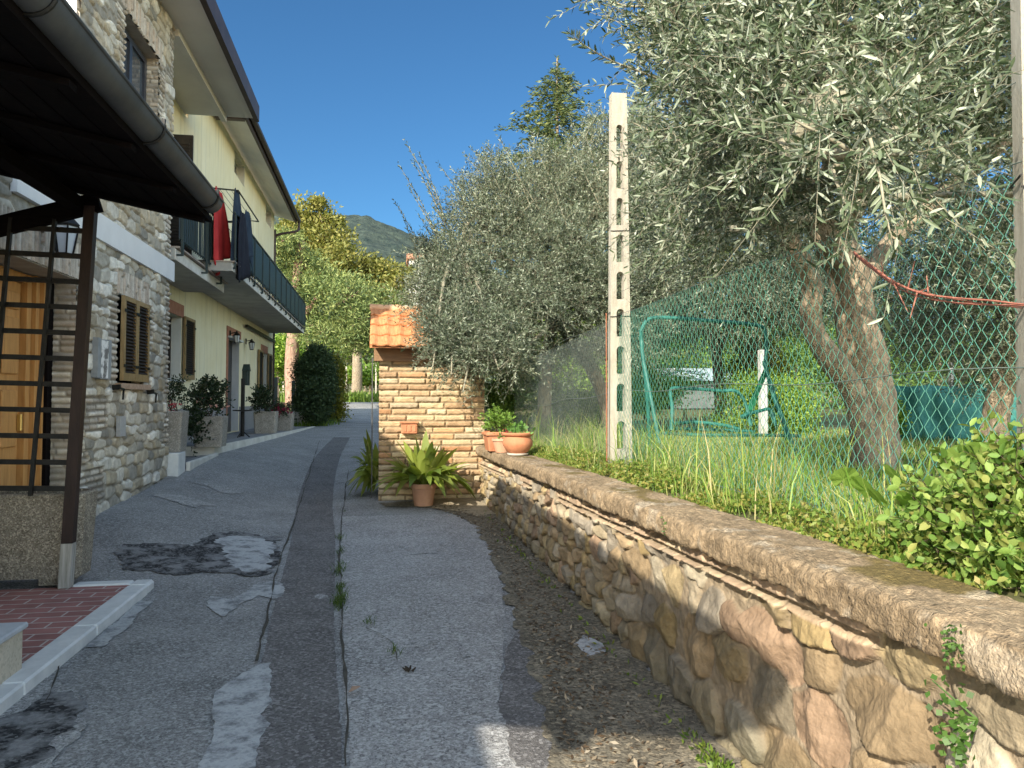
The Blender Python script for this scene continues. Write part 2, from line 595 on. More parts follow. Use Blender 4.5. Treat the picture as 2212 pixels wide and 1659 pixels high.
# the paler right-hand lane, the dark trench strip and the patches
road_sheet('road_patch', rp([(752, 1659), (735, 1200), (735, 1120), (1050, 1112), (1075, 1230), (1090, 1330), (1082, 1500), (1130, 1659)]) + [(1.0 * 0.1, 2.2), (-.12, 2.2)][:2], m_asph_p, .004, .02, 3)
ribbon('road_patch', [(-.33, 2.2), (-.34, 3.2), (-.52, 5.5), (-.72, 8.8), (-.95, 12), (-1.08, 16), (-1.0, 21)], [.38, .40, .43, .47, .5, .5, .42], m_asph_d, .006, .012, 4)
road_sheet('road_patch', rp([(1110, 1659), (1085, 1560), (1072, 1530), (1085, 1480), (1098, 1390), (1140, 1330), (1200, 1420), (1290, 1560), (1335, 1659)]), m_asph_d, .008, .03, 6)
road_sheet('cement_patch', rp([(425, 1690), (450, 1610), (470, 1560), (455, 1545), (462, 1500), (505, 1470), (560, 1436), (588, 1432), (580, 1470), (590, 1520), (560, 1545), (584, 1566), (560, 1600), (535, 1690)]), m_cement, .0075, .028, 8)
road_sheet('cement_patch', rp([(440, 1310), (455, 1290), (500, 1298), (550, 1265), (590, 1258), (612, 1264), (612, 1285), (590, 1296), (560, 1288), (520, 1305), (480, 1335)]), m_cement, .0075, .035, 9)
road_sheet('cement_patch', rp([(468, 1186), (500, 1175), (560, 1170), (592, 1178), (585, 1205), (575, 1235), (535, 1240), (500, 1225), (490, 1205)]), m_cement, .0105, .08, 10)
road_sheet('broken_asphalt', rp([(245, 1240), (262, 1212), (330, 1203), (420, 1200), (455, 1176), (500, 1166), (600, 1168), (604, 1200), (588, 1240), (545, 1250), (480, 1240), (420, 1245), (350, 1250)]), m_blk, .009, .09, 11)
road_sheet('cement_patch', rp([(188, 1400), (240, 1355), (300, 1300), (330, 1302), (300, 1330), (255, 1375), (220, 1400)]), m_cement, .0075, .03, 12)
road_sheet('cement_patch', rp([(-60, 1560), (30, 1490), (90, 1462), (165, 1490), (180, 1560), (110, 1659), (-60, 1720)]), m_asph_p, .007, .05, 13)
road_sheet('broken_asphalt', rp([(-70, 1590), (30, 1545), (100, 1500), (160, 1492), (172, 1530), (150, 1580), (80, 1659), (-70, 1750)]), m_blk, .0095, .06, 14)
road_sheet('cement_patch', rp([(215, 1115), (260, 1085), (330, 1062), (350, 1068), (320, 1085), (270, 1105), (225, 1125)]), m_asph_p, .007, .06, 15)
road_sheet('dirt_strip', [(1.56, 2.0), (1.56, 11.6)] + [(1.2, 11.4), (.6, 11.6), (.0, 11.5), (.1, 11.15), (.9, 10.9), (1.15, 9.5), (1.12, 8.0), (1.05, 6.8), (.95, 5.6), (.9, 4.6), (.78, 3.6), (.62, 2.9), (.6, 2.0)], m_dirt, .010, .07, 16)
road_sheet('cement_patch', rp([(1240, 1395), (1262, 1375), (1300, 1395), (1306, 1412), (1270, 1420)]), m_cement, .0125, .03, 17)
road_sheet('cement_patch', rp([(860, 1180), (910, 1165), (955, 1172), (945, 1195), (890, 1200)]), m_asph_p, .009, .08, 18)
for k, (a, b, ra, rb_) in enumerate([(690, 1290, 16, 5), (905, 1392, 26, 8), (400, 1130, 70, 8), (330, 1090, 50, 8), (480, 1100, 60, 7), (1000, 1420, 14, 5)]):
    road_sheet('cement_patch', rp([(a + ra * math.cos(q) * rng.uniform(.5, 1.2), b + rb_ * math.sin(q) * rng.uniform(.4, 1.3)) for q in np.linspace(0, 2 * math.pi, 12)[:-1]]), m_asph_p, .0072 + .0003 * k, .05, 60 + k)
m_sand = mat('sandy_sun_patch', (.20, .165, .115), (.36, .31, .23), 6, .95, .8, 60, speck=(.4, .36, .28), speck_scale=60, speck_amt=.5)
road_sheet('sandy_sun_patch', [(1.54, 10.2), (1.54, 11.75), (.55, 11.75), (.45, 11.4), (.75, 10.9), (1.1, 10.5), (1.25, 10.1)], m_sand, .014, .08, 77)  # pale sand cut to the sunlit strip, so the sun patch is partly colour
for k, (pl, w) in enumerate([
    ([(752, 1659), (742, 1420), (737, 1300), (735, 1180), (742, 1100), (752, 1040)], .02),
    ([(556, 1432), (566, 1390), (577, 1340), (600, 1230), (640, 1120), (655, 1080), (690, 1000)], .02),
    ([(740, 1345), (800, 1352), (860, 1340), (960, 1338)], .007),
    ([(790, 1360), (830, 1380), (850, 1400), (856, 1430)], .011),
    ([(600, 1188), (660, 1190), (760, 1186)], .014),
    ([(850, 1560), (960, 1558), (1060, 1545)], .008),
    ([(230, 1110), (300, 1090), (352, 1050)], .03),
    ([(100, 1520), (118, 1480), (130, 1440)], .012)]):
    ribbon('road_crack', rp(pl), w, m_crack, .013, .0015, 20 + k)

# small leaf litter and weeds lying on the road edge (uncountable)
n = 2600
y = rng.uniform(2.2, 11.3, n); x = np.interp(y, [2, 3.6, 6.8, 9.5, 11.4], [.65, .85, 1.1, 1.15, .6]) + rng.beta(1.3, 1.8, n) * .5
P = np.stack([x, y, road_z(x, y) + .014], 1)
D = unit(np.stack([rng.normal(size=n), rng.normal(size=n), rng.uniform(-.02, .25, n)], 1))
V, FQ = leaves(P, D, rng.uniform(.018, .05, n), rng.uniform(.008, .02, n), up=np.array([0, 0, 3.]), fold=.1)
tag(mesh_obj('leaf_litter', V, FQ, leafmat('dry_leaf', [(.05, .03, .015), (.13, .085, .05), (.22, .17, .11), (.32, .28, .22)], .1, .8)), 'brown dry leaf litter along the foot of the stone garden wall', 'leaf litter', kind='stuff')
# grass tufts growing in the road crack
tp = [GZ(735, 1165), GZ(735, 1195), GZ(734, 1240), GZ(735, 1275), GZ(733, 1300), GZ(737, 1225), GZ(736, 1310), GZ(742, 1110), GZ(855, 1415), GZ(800, 1347)]
PP = np.concatenate([np.stack([p[0] + rng.normal(size=k) * .025, p[1] + rng.normal(size=k) * (.09 if i < 7 else .04), np.full(k, .012)], 1) for i, (p, k) in enumerate(zip(tp, [50, 50, 60, 80, 130, 40, 110, 20, 24, 24]))])
m_grass_d = leafmat('weed_grass', [(.03, .06, .012), (.06, .11, .02), (.11, .15, .035)], .3, .6)
V, FQ = blades(PP, rng.uniform(.02, .065, len(PP)), .005, 1.1)
tag(mesh_obj('weed_grass', V, FQ, m_grass_d), 'small green weeds sprouting in the crack between the two road lanes', 'weeds', kind='stuff')
mb = MB(); c = GZ(884, 1452)
for k in range(7):
    q = c + np.array([random.uniform(-.018, .018), random.uniform(-.02, .02), .012])
    mb.tube([q, q + np.array([random.uniform(-.025, .025), random.uniform(-.02, .02), .022])], [.008, .004], 5)
tag(mb.build('bark_scrap', mat('bark_black', (.02, .017, .014), (.05, .04, .03), 30, .9)), 'small black scrap lying in the middle of the pale lane', 'debris')
V, FQ = leaves(np.array([GZ(752, 1505) + [0, 0, .02]]), np.array([[.8, .5, .2]]), np.array([.08]), np.array([.045]), up=np.array([0, 0, 5.]), fold=.25)
tag(mesh_obj('dead_leaf', V, FQ, mat('dead_leaf', (.25, .16, .11), (.36, .25, .18), 30)), 'curled brown dead leaf beside the long road joint', 'leaf')

# ================================================================== RELIEF WALLS
def seeds_grid(w, h, cw, ch, jit=.42, size=.0, rnd=None):
    rnd = rnd or rng
    S = []
    r = 0; y = -ch * .3
    while y < h + ch:
        hh = ch * rnd.uniform(.7, 1.35)
        x = -cw * rnd.random()
        while x < w + cw:
            ww = cw * rnd.uniform(.55, 1.55)
            S.append((x + ww / 2 + rnd.normal() * .08 * cw, y + hh / 2 + rnd.normal() * .12 * ch, ww, hh, rnd.normal() * .22))
            x += ww
        y += hh
    return np.array(S)


def stone_field(U, V, S, pn=2.6):
    """per point: mortar distance measure, stone id, local coords"""
    Uf, Vf = U.ravel(), V.ravel()
    n = len(Uf)
    F1 = np.full(n, 9.); F2 = np.full(n, 9.); ID = np.zeros(n, int)
    order = np.argsort(Uf, kind='stable')
    for ch in np.array_split(order, max(1, n // 4000)):
        u = Uf[ch]; v = Vf[ch]
        k = np.where((S[:, 0] > u.min() - .9) & (S[:, 0] < u.max() + .9))[0]
        s = S[k]
        dx = u[:, None] - s[None, :, 0]; dy = v[:, None] - s[None, :, 1]
        ca, sa = np.cos(s[:, 4]), np.sin(s[:, 4])
        a = np.abs(dx * ca + dy * sa) / (s[:, 2] / 2); b = np.abs(-dx * sa + dy * ca) / (s[:, 3] / 2)
        d = (a ** pn + b ** pn) ** (1 / pn)
        i1 = np.argmin(d, 1); r = np.arange(len(ch))
        F1[ch] = d[r, i1]; ID[ch] = k[i1]
        d[r, i1] = 9
        F2[ch] = d.min(1)
    return F1.reshape(U.shape), F2.reshape(U.shape), ID.reshape(U.shape)


def brick_field(U, V, bl, bh, seed=0, joint=.012, wob=.006):
    V = V + (fbm(U * 2.2, V * 2.2, seed + 9) - .5) * wob * 2
    row = np.floor(V / bh)
    off = hsh(row, 0 * row, seed) * bl + (row % 2) * bl * .5
    # irregular brick lengths: cut each run with a hash
    uu = (U + off) / bl
    colm = np.floor(uu)
    sh = (hsh(colm, row, seed + 2) - .5) * .35
    cc = np.where(uu - colm < .5 + 0 * sh, colm, colm)
    lo = colm + (hsh(colm, row, seed + 3) - .5) * .4
    hi = colm + 1 + (hsh(colm + 1, row, seed + 3) - .5) * .4
    bid = np.where(uu < lo, colm - 1, np.where(uu > hi, colm + 1, colm))
    lo2 = bid + (hsh(bid, row, seed + 3) - .5) * .4
    hi2 = bid + 1 + (hsh(bid + 1, row, seed + 3) - .5) * .4
    eu = np.minimum(uu - lo2, hi2 - uu) * bl
    fv = V / bh - row
    ev = np.minimum(fv, 1 - fv) * bh
    e = np.minimum(eu, ev) - joint / 2
    return e, bid, row


def pal(cols, h):
    cols = np.array(cols); k = (h * len(cols)).astype(int) % len(cols)
    return cols[k]


def relief(name, us, vs, fn, to_w, material, parent=None):
    U, V = np.meshgrid(us, vs, indexing='ij')
    H, C, keep = fn(U, V)
    P = to_w(U, V, H)
    nu, nv = U.shape
    I = np.arange(nu * nv).reshape(nu, nv)
    FQ = np.stack([I[:-1, :-1], I[1:, :-1], I[1:, 1:], I[:-1, 1:]], -1).reshape(-1, 4)
    k = (keep[:-1, :-1] & keep[1:, :-1] & keep[1:, 1:] & keep[:-1, 1:]).ravel()
    return mesh_obj(name, P.reshape(-1, 3), FQ[k], material, parent, smooth=True, col=C.reshape(-1, 3))


m_stone = mat('rubble_stone', (.62, .60, .56), (1.12, 1.1, 1.06), 14, .88, .7, 55, attr=True, lo=.25, hi=.75, bdist=.012)
m_brick = mat('pale_brick', (.72, .69, .64), (1.1, 1.08, 1.04), 11, .88, .6, 70, attr=True, lo=.25, hi=.75, bdist=.008)

# ================================================================== STONE HOUSE (x = -3.1)
SX = -3.1
SGREY = [(.34, .33, .31), (.46, .44, .40), (.58, .56, .52), (.27, .265, .25), (.50, .45, .37), (.66, .65, .62), (.40, .36, .29), (.74, .73, .71)]
SBRICK = [(.50, .47, .44), (.66, .63, .60), (.38, .36, .34), (.56, .50, .45), (.76, .74, .71), (.46, .41, .36)]
OPEN = {'door': (5.80, 7.84, .1, 2.80), 'win': (9.10, 10.12, 1.76, 2.83), 'up': (9.15, 10.54, 4.95, 6.36)}
_S = seeds_grid(6.6, 7.6, .28, .15, rnd=np.random.default_rng(3))
_S[:, 0] += 5.2


def stone_wall_fn(U, V):
    F1, F2, ID = stone_field(U, V, _S)
    wob = (fbm(U * 9, V * 9, 2) - .5)
    e = (F2 - F1) + wob * .30 - .12
    prof = sstep(0, .42, e)
    r = hsh(ID, ID * 0, 5)
    H = prof * (.016 + .03 * r) + (fbm(U * 16, V * 16, 4) - .5) * .012 * (prof + .3)
    C = pal(SGREY, r)[...] * (.86 + .28 * fbm(U * 7, V * 7, 6))[..., None] * (.85 + .3 * hsh(ID, ID * 0, 8))[..., None]
    mort = np.array([.36, .335, .295]) * (.8 + .4 * fbm(U * 5, V * 5, 11))[..., None]
    mk = sstep(.0, .2, e)[..., None]
    C = C * mk + mort * (.72 + .28 * hsh(np.floor(U / .8), np.floor(V / .6), 91))[..., None] * (1 - mk)
    # brick toothing at the corner, the jambs and some levelling courses
    row = np.floor(V / .072)
    ext = .08 + .26 * hsh(np.floor(V / .2), 0 * V, 21) + .06 * hsh(row, 0 * V, 22)
    bm = (U > 11.3 - ext) & (hsh(np.floor(V / .45), 0 * V, 33) > .35)
    for k, (a, b, z0, z1) in OPEN.items():
        iz = (V > z0 - (.02 if k != 'win' else .12)) & (V < z1 + .02)
        bm |= iz & (((U > b) & (U < b + ext)) | ((U < a) & (U > a - ext)))
    bm |= (U > 7.8) & (U < 8.5 + .35 * hsh(np.floor(V / .2), 0 * V, 42)) & (V < 2.9) & (hsh(np.floor(V / .40), np.floor(U / .9), 41) > .72)
    eb, bid, brow = brick_field(U, V, .23, .072, 3, .018, .008)
    pb = sstep(0, .012, eb)
    rb = hsh(bid, brow, 7)
    HB = pb * (.004 + .034 * rb) + (fbm(U * 20, V * 20, 14) - .5) * .010
    CB = pal(SBRICK, rb) * (.8 + .35 * fbm(U * 9, V * 9, 16))[..., None]
    CB = CB * pb[..., None] + mort * .62 * (1 - pb[..., None])
    # soldier courses over the openings
    sm = np.zeros(U.shape, bool)
    for k, (a, b, z0, z1) in OPEN.items():
        sm |= (V > z1 + .01) & (V < z1 + (.30 if k != 'door' else .38)) & (U > a - .14) & (U < b + .14)
    es, sid, srow = brick_field(V - .04, U, .6, .066, 8)
    ps = sstep(0, .012, es); rs = hsh(sid, srow, 9)
    HS = ps * (.02 + .014 * rs); CS = pal([(.52, .47, .43), (.60, .55, .51), (.46, .40, .36), (.62, .58, .55), (.56, .47, .41)], rs) * ps[..., None] + mort * (1 - ps[..., None])
    H = np.where(bm, HB, H); C = np.where(bm[..., None], CB, C)
    H = np.where(sm, HS, H); C = np.where(sm[..., None], CS, C)
    keep = np.ones(U.shape, bool)
    for k, (a, b, z0, z1) in OPEN.items():
        keep &= ~((U > a) & (U < b) & (V > z0) & (V < z1))
    keep &= ~((U < 7.72) & (V > 4.02))
    C = C * (1 - .35 * (1 - sstep(.3, .9, V)) * fbm(U * 3, V * 3, 50))[..., None]
    return H, C, keep


m_wood_d = mat('dark_wood', (.0045, .004, .005), (.010, .0075, .0075), 5, .95, .3, 60, streak=(1, 1, 8), spec=.04)
m_wood_o = mat('varnished_wood', (.40, .20, .07), (.58, .32, .12), 4, .45, .15, 40, streak=(6, 6, .8))
m_shut = mat('shutter_wood', (.20, .135, .06), (.34, .235, .115), 5, .5, .2, 50, streak=(6, 6, .8))
m_shut_d = mat('shutter_edge', (.02, .016, .014), (.05, .038, .03), 8, .6)
m_iron = mat('black_iron', (.012, .012, .013), (.03, .03, .03), 12, .5, .2, 80, metal=.5)
m_band = mat('smooth_plaster', (.60, .62, .66), (.68, .70, .74), 2.5, .85, .1, 50)
m_soffit = mat('soffit_plaster', (.60, .60, .60), (.70, .70, .69), 1.2, .9, .08, 60)
m_glass = mat('window_glass', (.05, .065, .085), (.07, .085, .11), 1, .06, spec=.9)
m_fascia = mat('brown_fascia', (.035, .024, .024), (.07, .045, .042), 4, .5)
m_rtile = mat('roof_tile', (.34, .15, .085), (.50, .25, .15), 5, .85, .5, 40)

house = thing('stone_house', 'grey rubble stone house with brown door, shutters and an overhanging roof behind the porch', 'house', (SX, 8.5, .3))
us = np.arange(5.5, 11.305, .014); vs = np.arange(.05, 7.26, .0125)
relief('wall', us, vs, stone_wall_fn, lambda U, V, H: np.stack([SX - .03 + H, U, V], -1), m_stone, house)
mb = MB()                                        # body of the house behind the facing, its low wing, and an unseen sun blocker
mb.box(-9, SX - .40, 7.75, 11.28, 0, 7.25)
mb.box(-9, SX - .57, 5.4, 7.745, 0, 4.0)
mb.box(SX - .39, SX - .045, 7.75, 9.13, 4.0, 7.25).box(SX - .39, SX - .045, 10.56, 11.29, 3.0, 7.25).box(SX - .39, SX - .045, 9.135, 10.555, 6.37, 7.25)
mb.box(SX - .39, SX - .045, 5.45, 5.795, 0, 4.0).box(SX - .39, SX - .045, 7.86, 9.08, 0, 3.99).box(SX - .39, SX - .045, 10.14, 11.29, 0, 2.99)
mb.box(SX - .56, SX - .045, 5.80, 7.855, 2.84, 3.99).box(SX - .39, SX - .045, 9.085, 10.135, 2.85, 4.94).box(SX - .39, SX - .045, 9.085, 10.135, 0, 1.74)
mb.box(-9, -3.43, -2.4, 5.38, 0, 3.70)  # unseen mass added to stop sun leaking in under the canopy
mb.build('wall', m_band, house)
# brick reveals of the openings, relief again
for k, (a, b, z0, z1) in OPEN.items():
    def rev(U, V, _k=k):
        eb, bid, brow = brick_field(U, V, .24, .066, 13)
        pb = sstep(0, .012, eb); rb = hsh(bid, brow, 7)
        C = pal(SBRICK, rb) * pb[..., None] * .95 + np.array([.38, .36, .33]) * (1 - pb[..., None])
        return pb * (.012 + .01 * rb), C, np.ones(U.shape, bool)
    dep = .36 if k == 'door' else .22
    relief('reveal', np.arange(0, dep, .012), np.arange(z0 - .02, z1 + .03, .012), rev, lambda U, V, H: np.stack([SX - .02 - U, b - H + .012, V], -1), m_brick, house)
    mb = MB().box(SX - dep, SX - .03, a - .01, b + .01, z1 + .002, z1 + .03)
    mb.build('lintel', mat('lintel_concrete', (.30, .28, .25), (.42, .40, .36), 6, .9), house)
# the door in its deep recess
door = MB().box(-3.56, -3.50, 5.90, 7.50, .3, 2.70).build('door', m_wood_o, house)
mb = MB()
for z0, z1 in ((.45, .95), (1.1, 1.65), (1.8, 2.35), (2.43, 2.6)):
    for y0, y1 in ((5.98, 6.27), (6.35, 6.66), (6.76, 7.06), (7.14, 7.44)):
        mb.bbox(-3.505, -3.475, y0, y1, z0, z1, .012)
mb.build('panel', m_wood_o, door)
mb = MB().box(-3.56, -3.44, 7.505, 7.60, .3, 2.79).box(-3.56, -3.40, 7.604, 7.68, .3, 2.795).box(-3.56, -3.36, 7.684, 7.72, .3, 2.795).box(-3.56, -3.45, 5.80, 5.895, .3, 2.79).box(-3.56, -3.45, 5.898, 7.502, 2.705, 2.79)
mb.build('door_frame', m_wood_o, house)
MB().box(-3.56, -3.33, 7.724, 7.84, .3, 2.795).build('jamb', m_wood_d, house)
MB().bbox(-3.475, -3.43, 7.42, 7.46, 1.25, 1.42, .008).build('handle', mat('brass', (.5, .36, .12), (.6, .45, .2), 9, .35, metal=.9), door)
# smooth plaster band at floor level
MB().box(SX - .02, SX + .035, 6.4, 11.34, 3.33, 3.62).build('plaster_band', m_band, house)


def louvre(mbf, mbs, y0, y1, z0, z1, x0, t=.045, st=.055, n=None, lean=0, ax='x'):
    """shutter leaf in the y-z plane: frame into mbf, slats into mbs (dark)"""
    def q(mb, ya, yb, za, zb, xa, xb): mb.box(xa, xb, ya, yb, za, zb)
    q(mbf, y0, y0 + st, z0, z1, x0, x0 + t); q(mbf, y1 - st, y1, z0, z1, x0, x0 + t)
    q(mbf, y0 + st + .001, y1 - st - .001, z0, z0 + st * 1.7, x0 + .002, x0 + t - .002); q(mbf, y0 + st + .001, y1 - st - .001, z1 - st, z1, x0 + .002, x0 + t - .002)
    n = n or int((z1 - z0) / .048)
    zz = np.linspace(z0 + st * 1.7 + .02, z1 - st - .02, n)
    for z in zz:
        mbs.add(
            [(x0 + .006, y0 + st, z + .016), (x0 + t - .004, y0 + st, z - .016), (x0 + t - .004, y1 - st, z - .016), (x0 + .006, y1 - st, z + .016),
             (x0 + .006, y0 + st, z + .024), (x0 + t - .004, y0 + st, z - .008), (x0 + t - .004, y1 - st, z - .008), (x0 + .006, y1 - st, z + .024)],
            [(0, 3, 2, 1), (4, 5, 6, 7), (0, 1, 5, 4), (1, 2, 6, 5), (2, 3, 7, 6), (3, 0, 4, 7)])


def shutter(parent, y0, y1, z0, z1, x0, backing=True, name='shutter'):
    f = MB(); s = MB()
    louvre(f, s, y0, y1, z0, z1, x0)
    sh = f.build(name, m_shut, parent)
    if backing: s.box(x0 - .004, x0 + .005, y0 + .03, y1 - .03, z0 + .03, z1 - .03)
    s.build('slats', mat('slat', (.018, .013, .010), (.05, .034, .022), 6, .6) if 'slat' not in bpy.data.materials else bpy.data.materials['slat'], sh)
    for z in (z0 + .18, z1 - .18):
        for ya, yb in ((y0 - .012, y0 + .07), (y1 - .07, y1 + .012)):
            MB().box(x0 + .046, x0 + .056, ya, yb, z - .018, z + .018).build('hinge', m_iron, sh)
    return sh


MB().box(SX - .21, SX - .16, 9.13, 10.09, 1.78, 2.81).build('window', m_wood_d, house)
shutter(house, 9.11, 9.607, 1.79, 2.82, SX + .01)
shutter(house, 9.613, 10.11, 1.79, 2.82, SX + .01)
MB().box(SX - .05, SX + .06, 9.04, 10.18, 1.69, 1.757).build('sill', mat('brick_sill', (.30, .20, .14), (.46, .34, .26), 20, .9, .4, 50), house)
for yy, zz in ((8.96, 1.70), (10.28, 1.66)):
    mb = MB()
    mb.bar((SX, yy - .06, zz), (SX + .09, yy - .06, zz + .01), .03, .06); mb.bar((SX + .07, yy - .07, zz), (SX + .07, yy + .12, zz - .02), .022, .022); mb.bar((SX + .07, yy + .11, zz - .02), (SX + .07, yy + .09, zz - .14), .018, .018)
    mb.build('shutter_hook', m_iron, house)
mb = MB().box(SX - .22, SX - .17, 9.16, 9.24, 4.96, 6.34).box(SX - .22, SX - .17, 10.44, 10.53, 4.96, 6.34).box(SX - .22, SX - .17, 9.245, 10.435, 6.26, 6.34).box(SX - .22, SX - .17, 9.245, 10.435, 4.96, 5.06).box(SX - .22, SX - .165, 9.8, 9.9, 5.065, 6.255)
uw = mb.build('window', mat('dark_frame', (.03, .035, .05), (.05, .055, .07), 5, .4), house)
MB().box(SX - .215, SX - .20, 9.245, 9.795, 5.065, 6.255).box(SX - .215, SX - .20, 9.905, 10.435, 5.065, 6.255).build('pane', m_glass, uw)
MB().box(SX - .30, SX - .29, 9.95, 10.15, 5.07, 6.25).build('curtain', mat('curtain', (.5, .55, .65), (.6, .64, .72), 8, .9, streak=(1, 12, .5)), uw)
# meter niche and small vent
mb = MB().box(SX - .01, SX + .055, 8.26, 8.36, 1.80, 2.24).box(SX - .012, SX + .052, 8.355, 8.68, 1.79, 2.23).box(SX - .01, SX + .056, 8.60, 8.68, 1.80, 2.24)
mb.build('meter_box', mat('slate_grey', (.20, .22, .24), (.30, .32, .34), 8, .7), house)
MB().box(SX - .005, SX + .054, 8.37, 8.59, 1.80, 2.22).build('meter_panel', mat('weathered_paint', (.16, .16, .16), (.72, .73, .74), 9, .8, lo=.45, hi=.55), house)
MB().box(SX - .0, SX + .045, 9.05, 9.25, 1.12, 1.36).build('vent_grille', mat('grey_metal', (.30, .31, .33), (.38, .39, .41), 30, .6), house)
# upper roof: soffit boards, beam, fascia and tiles, reaching over the first bay of the yellow house
roof = MB()
roof.add([(-2.50, 7.6, 7.255), (-2.50, 15.0, 7.255), (-9, 15.0, 9.4), (-9, 7.6, 9.4), (-2.50, 7.6, 7.40), (-2.50, 15.0, 7.40), (-9, 15.0, 9.55), (-9, 7.6, 9.55)],
         [(0, 3, 2, 1), (4, 5, 6, 7), (0, 1, 5, 4), (1, 2, 6, 5), (2, 3, 7, 6), (3, 0, 4, 7)])
roof = roof.build('roof', m_rtile, house)
MB().box(-3.9, -2.55, 7.62, 14.95, 7.215, 7.25).build('soffit', m_soffit, roof)
MB().box(-3.16, -3.06, 11.36, 14.93, 7.10, 7.212).build('beam', m_soffit, roof)
MB().box(-2.545, -2.455, 7.55, 15.05, 7.18, 7.50).build('fascia', m_fascia, roof)

# ================================================================== PORCH CANOPY, POST, LATTICE
PY = 6.15
porch = thing('porch_canopy', 'dark timber porch canopy with a round metal gutter, brown post and iron lattice', 'porch', (-2.42, PY, .08))


def soz(x): return 3.03 + .21 * (-1.38 - x)


mb = MB()
x0, x1 = -1.40, -3.42
mb.add([(x0, -1.3, soz(x0)), (x0, 6.2, soz(x0)), (x1, 6.2, soz(x1)), (x1, -1.3, soz(x1)), (x0, -1.3, soz(x0) + .05), (x0, 6.2, soz(x0) + .05), (x1, 6.2, soz(x1) + .05), (x1, -1.3, soz(x1) + .05)],
       [(0, 3, 2, 1), (4, 5, 6, 7), (0, 1, 5, 4), (1, 2, 6, 5), (2, 3, 7, 6), (3, 0, 4, 7)])
for i in range(1, 12):                            # board joints: shallow battens
    t = i / 12; x = x0 + (x1 - x0) * t
    mb.box(x - .008, x + .008, -1.29, 6.19, soz(x) - .008, soz(x) - .001)
mb.build('soffit', m_wood_d, porch)
mb = MB()                                         # roof tiles: rolls running down the slope
ny = 44
for j in range(ny):
    ya = -1.32 + 7.54 * j / ny; yb = -1.32 + 7.54 * (j + 1) / ny
    yc = (ya + yb) / 2; r = (yb - ya) / 2
    for i in range(6):
        xa = -1.46 - i * .38; xb = xa - .42
        pr = [(yc + r * math.cos(a), .075 * math.sin(a)) for a in np.linspace(0, math.pi, 7)]
        b = len(mb.V)
        for (xx, lift) in ((xa, .0), (xb, -.02)):
            for (yy, zz) in pr: mb.V.append((xx, yy, soz(xx) + .07 + lift + zz))
        for k in range(6): mb.F.append((b + k, b + 7 + k, b + 8 + k, b + k + 1))
        mb.F.append(tuple(b + k for k in range(7)))
mb.build('roof_tiles', m_rtile, porch)
mb = MB()
for y in np.arange(-1.2, 6.3, .9):
    y = min(y, 6.12)
    mb.add([(x, y + dy, soz(x) + dz) for x in (-1.42, -3.40) for dy in (-.045, .045) for dz in (-.045, -.009)],
           [(0, 1, 3, 2), (4, 6, 7, 5), (0, 2, 6, 4), (1, 5, 7, 3), (0, 4, 5, 1), (2, 3, 7, 6)])
mb.build('rafter', m_wood_d, porch)
mb = MB()
mb.bar((-2.42, -1.25, soz(-2.42) - .12), (-2.42, 6.14, soz(-2.42) - .12), .11, .10)
mb.build('beam', m_wood_d, porch)
mb = MB()                                         # half-round gutter, open at the top
ga = np.linspace(math.pi, 2 * math.pi, 13)
Vv = []
for yv in (-1.32, 6.06):
    for rr in (.098, .090):
        for a in ga: Vv.append((-1.385 + rr * math.cos(a), yv, 3.18 + rr * math.sin(a)))
Ff = []
for k in range(12):
    Ff.append((k, k + 1, 26 + k + 1, 26 + k)); Ff.append((13 + k + 1, 13 + k, 39 + k, 39 + k + 1))
    Ff.append((k + 1, k, 13 + k, 13 + k + 1)); Ff.append((26 + k, 26 + k + 1, 39 + k + 1, 39 + k))
mb.add(Vv, Ff)
mb.tube([(-1.288, -1.32, 3.182), (-1.288, 6.06, 3.182)], .011, 8)
mb.prism([(.096 * math.cos(a), .096 * math.sin(a)) for a in ga], (-1.385, 6.042, 3.18), (1, 0, 0), (0, 0, 1), (0, .012, 0))
m_gut = mat('gutter_metal', (.055, .06, .07), (.10, .105, .115), 3, .6, .05, 30, spec=.3)
gut = mb.build('gutter', m_gut, porch, smooth=True)
for y in (1.5, 2.75, 4.3, 5.85):
    b = MB()
    b.tube([(-1.385 + .105 * math.cos(a), y, 3.18 + .105 * math.sin(a)) for a in np.linspace(math.pi * .98, 2 * math.pi * 1.02, 14)], .010, 6)
    b.bar((-1.29, y, 3.19), (-1.285, y, 3.23), .02, .02)
    b.build('bracket', m_iron, gut)


def ln(z): return (z - .1) * .042                  # the post leans a little towards the road


mb = MB()
for (za, zb, s) in ((.42, 3.12, .041),):
    mb.add([(-2.45 + ln(z) + sx * s, PY + sy * s, z) for z in (za, zb) for sx, sy in ((-1, -1), (1, -1), (1, 1), (-1, 1))],
           [(3, 2, 1, 0), (4, 5, 6, 7), (0, 1, 5, 4), (1, 2, 6, 5), (2, 3, 7, 6), (3, 0, 4, 7)])
mb.build('post', mat('brown_paint', (.012, .007, .007), (.035, .019, .017), 6, .5, .2, 40, streak=(3, 3, .6)), porch)
MB().add([(-2.45 + ln(z) + sx * .043, PY + sy * .043, z) for z in (.07, .418) for sx, sy in ((-1, -1), (1, -1), (1, 1), (-1, 1))],
         [(3, 2, 1, 0), (4, 5, 6, 7), (0, 1, 5, 4), (1, 2, 6, 5), (2, 3, 7, 6), (3, 0, 4, 7)]).build('post_foot', mat('weathered_wood', (.22, .21, .19), (.42, .41, .39), 7, .85, .5, 40, streak=(6, 6, .5)), porch)
MB().bar((-2.26, PY, 3.16), (-3.42, PY, 2.80), .07, .15).build('brace', m_wood_d, porch)
mb = MB()
for z in np.linspace(.86, 2.93, 11):
    mb.bar((-3.42 + ln(z), PY, z + .012), (-2.48 + ln(z), PY, z - .012), .026, .040)
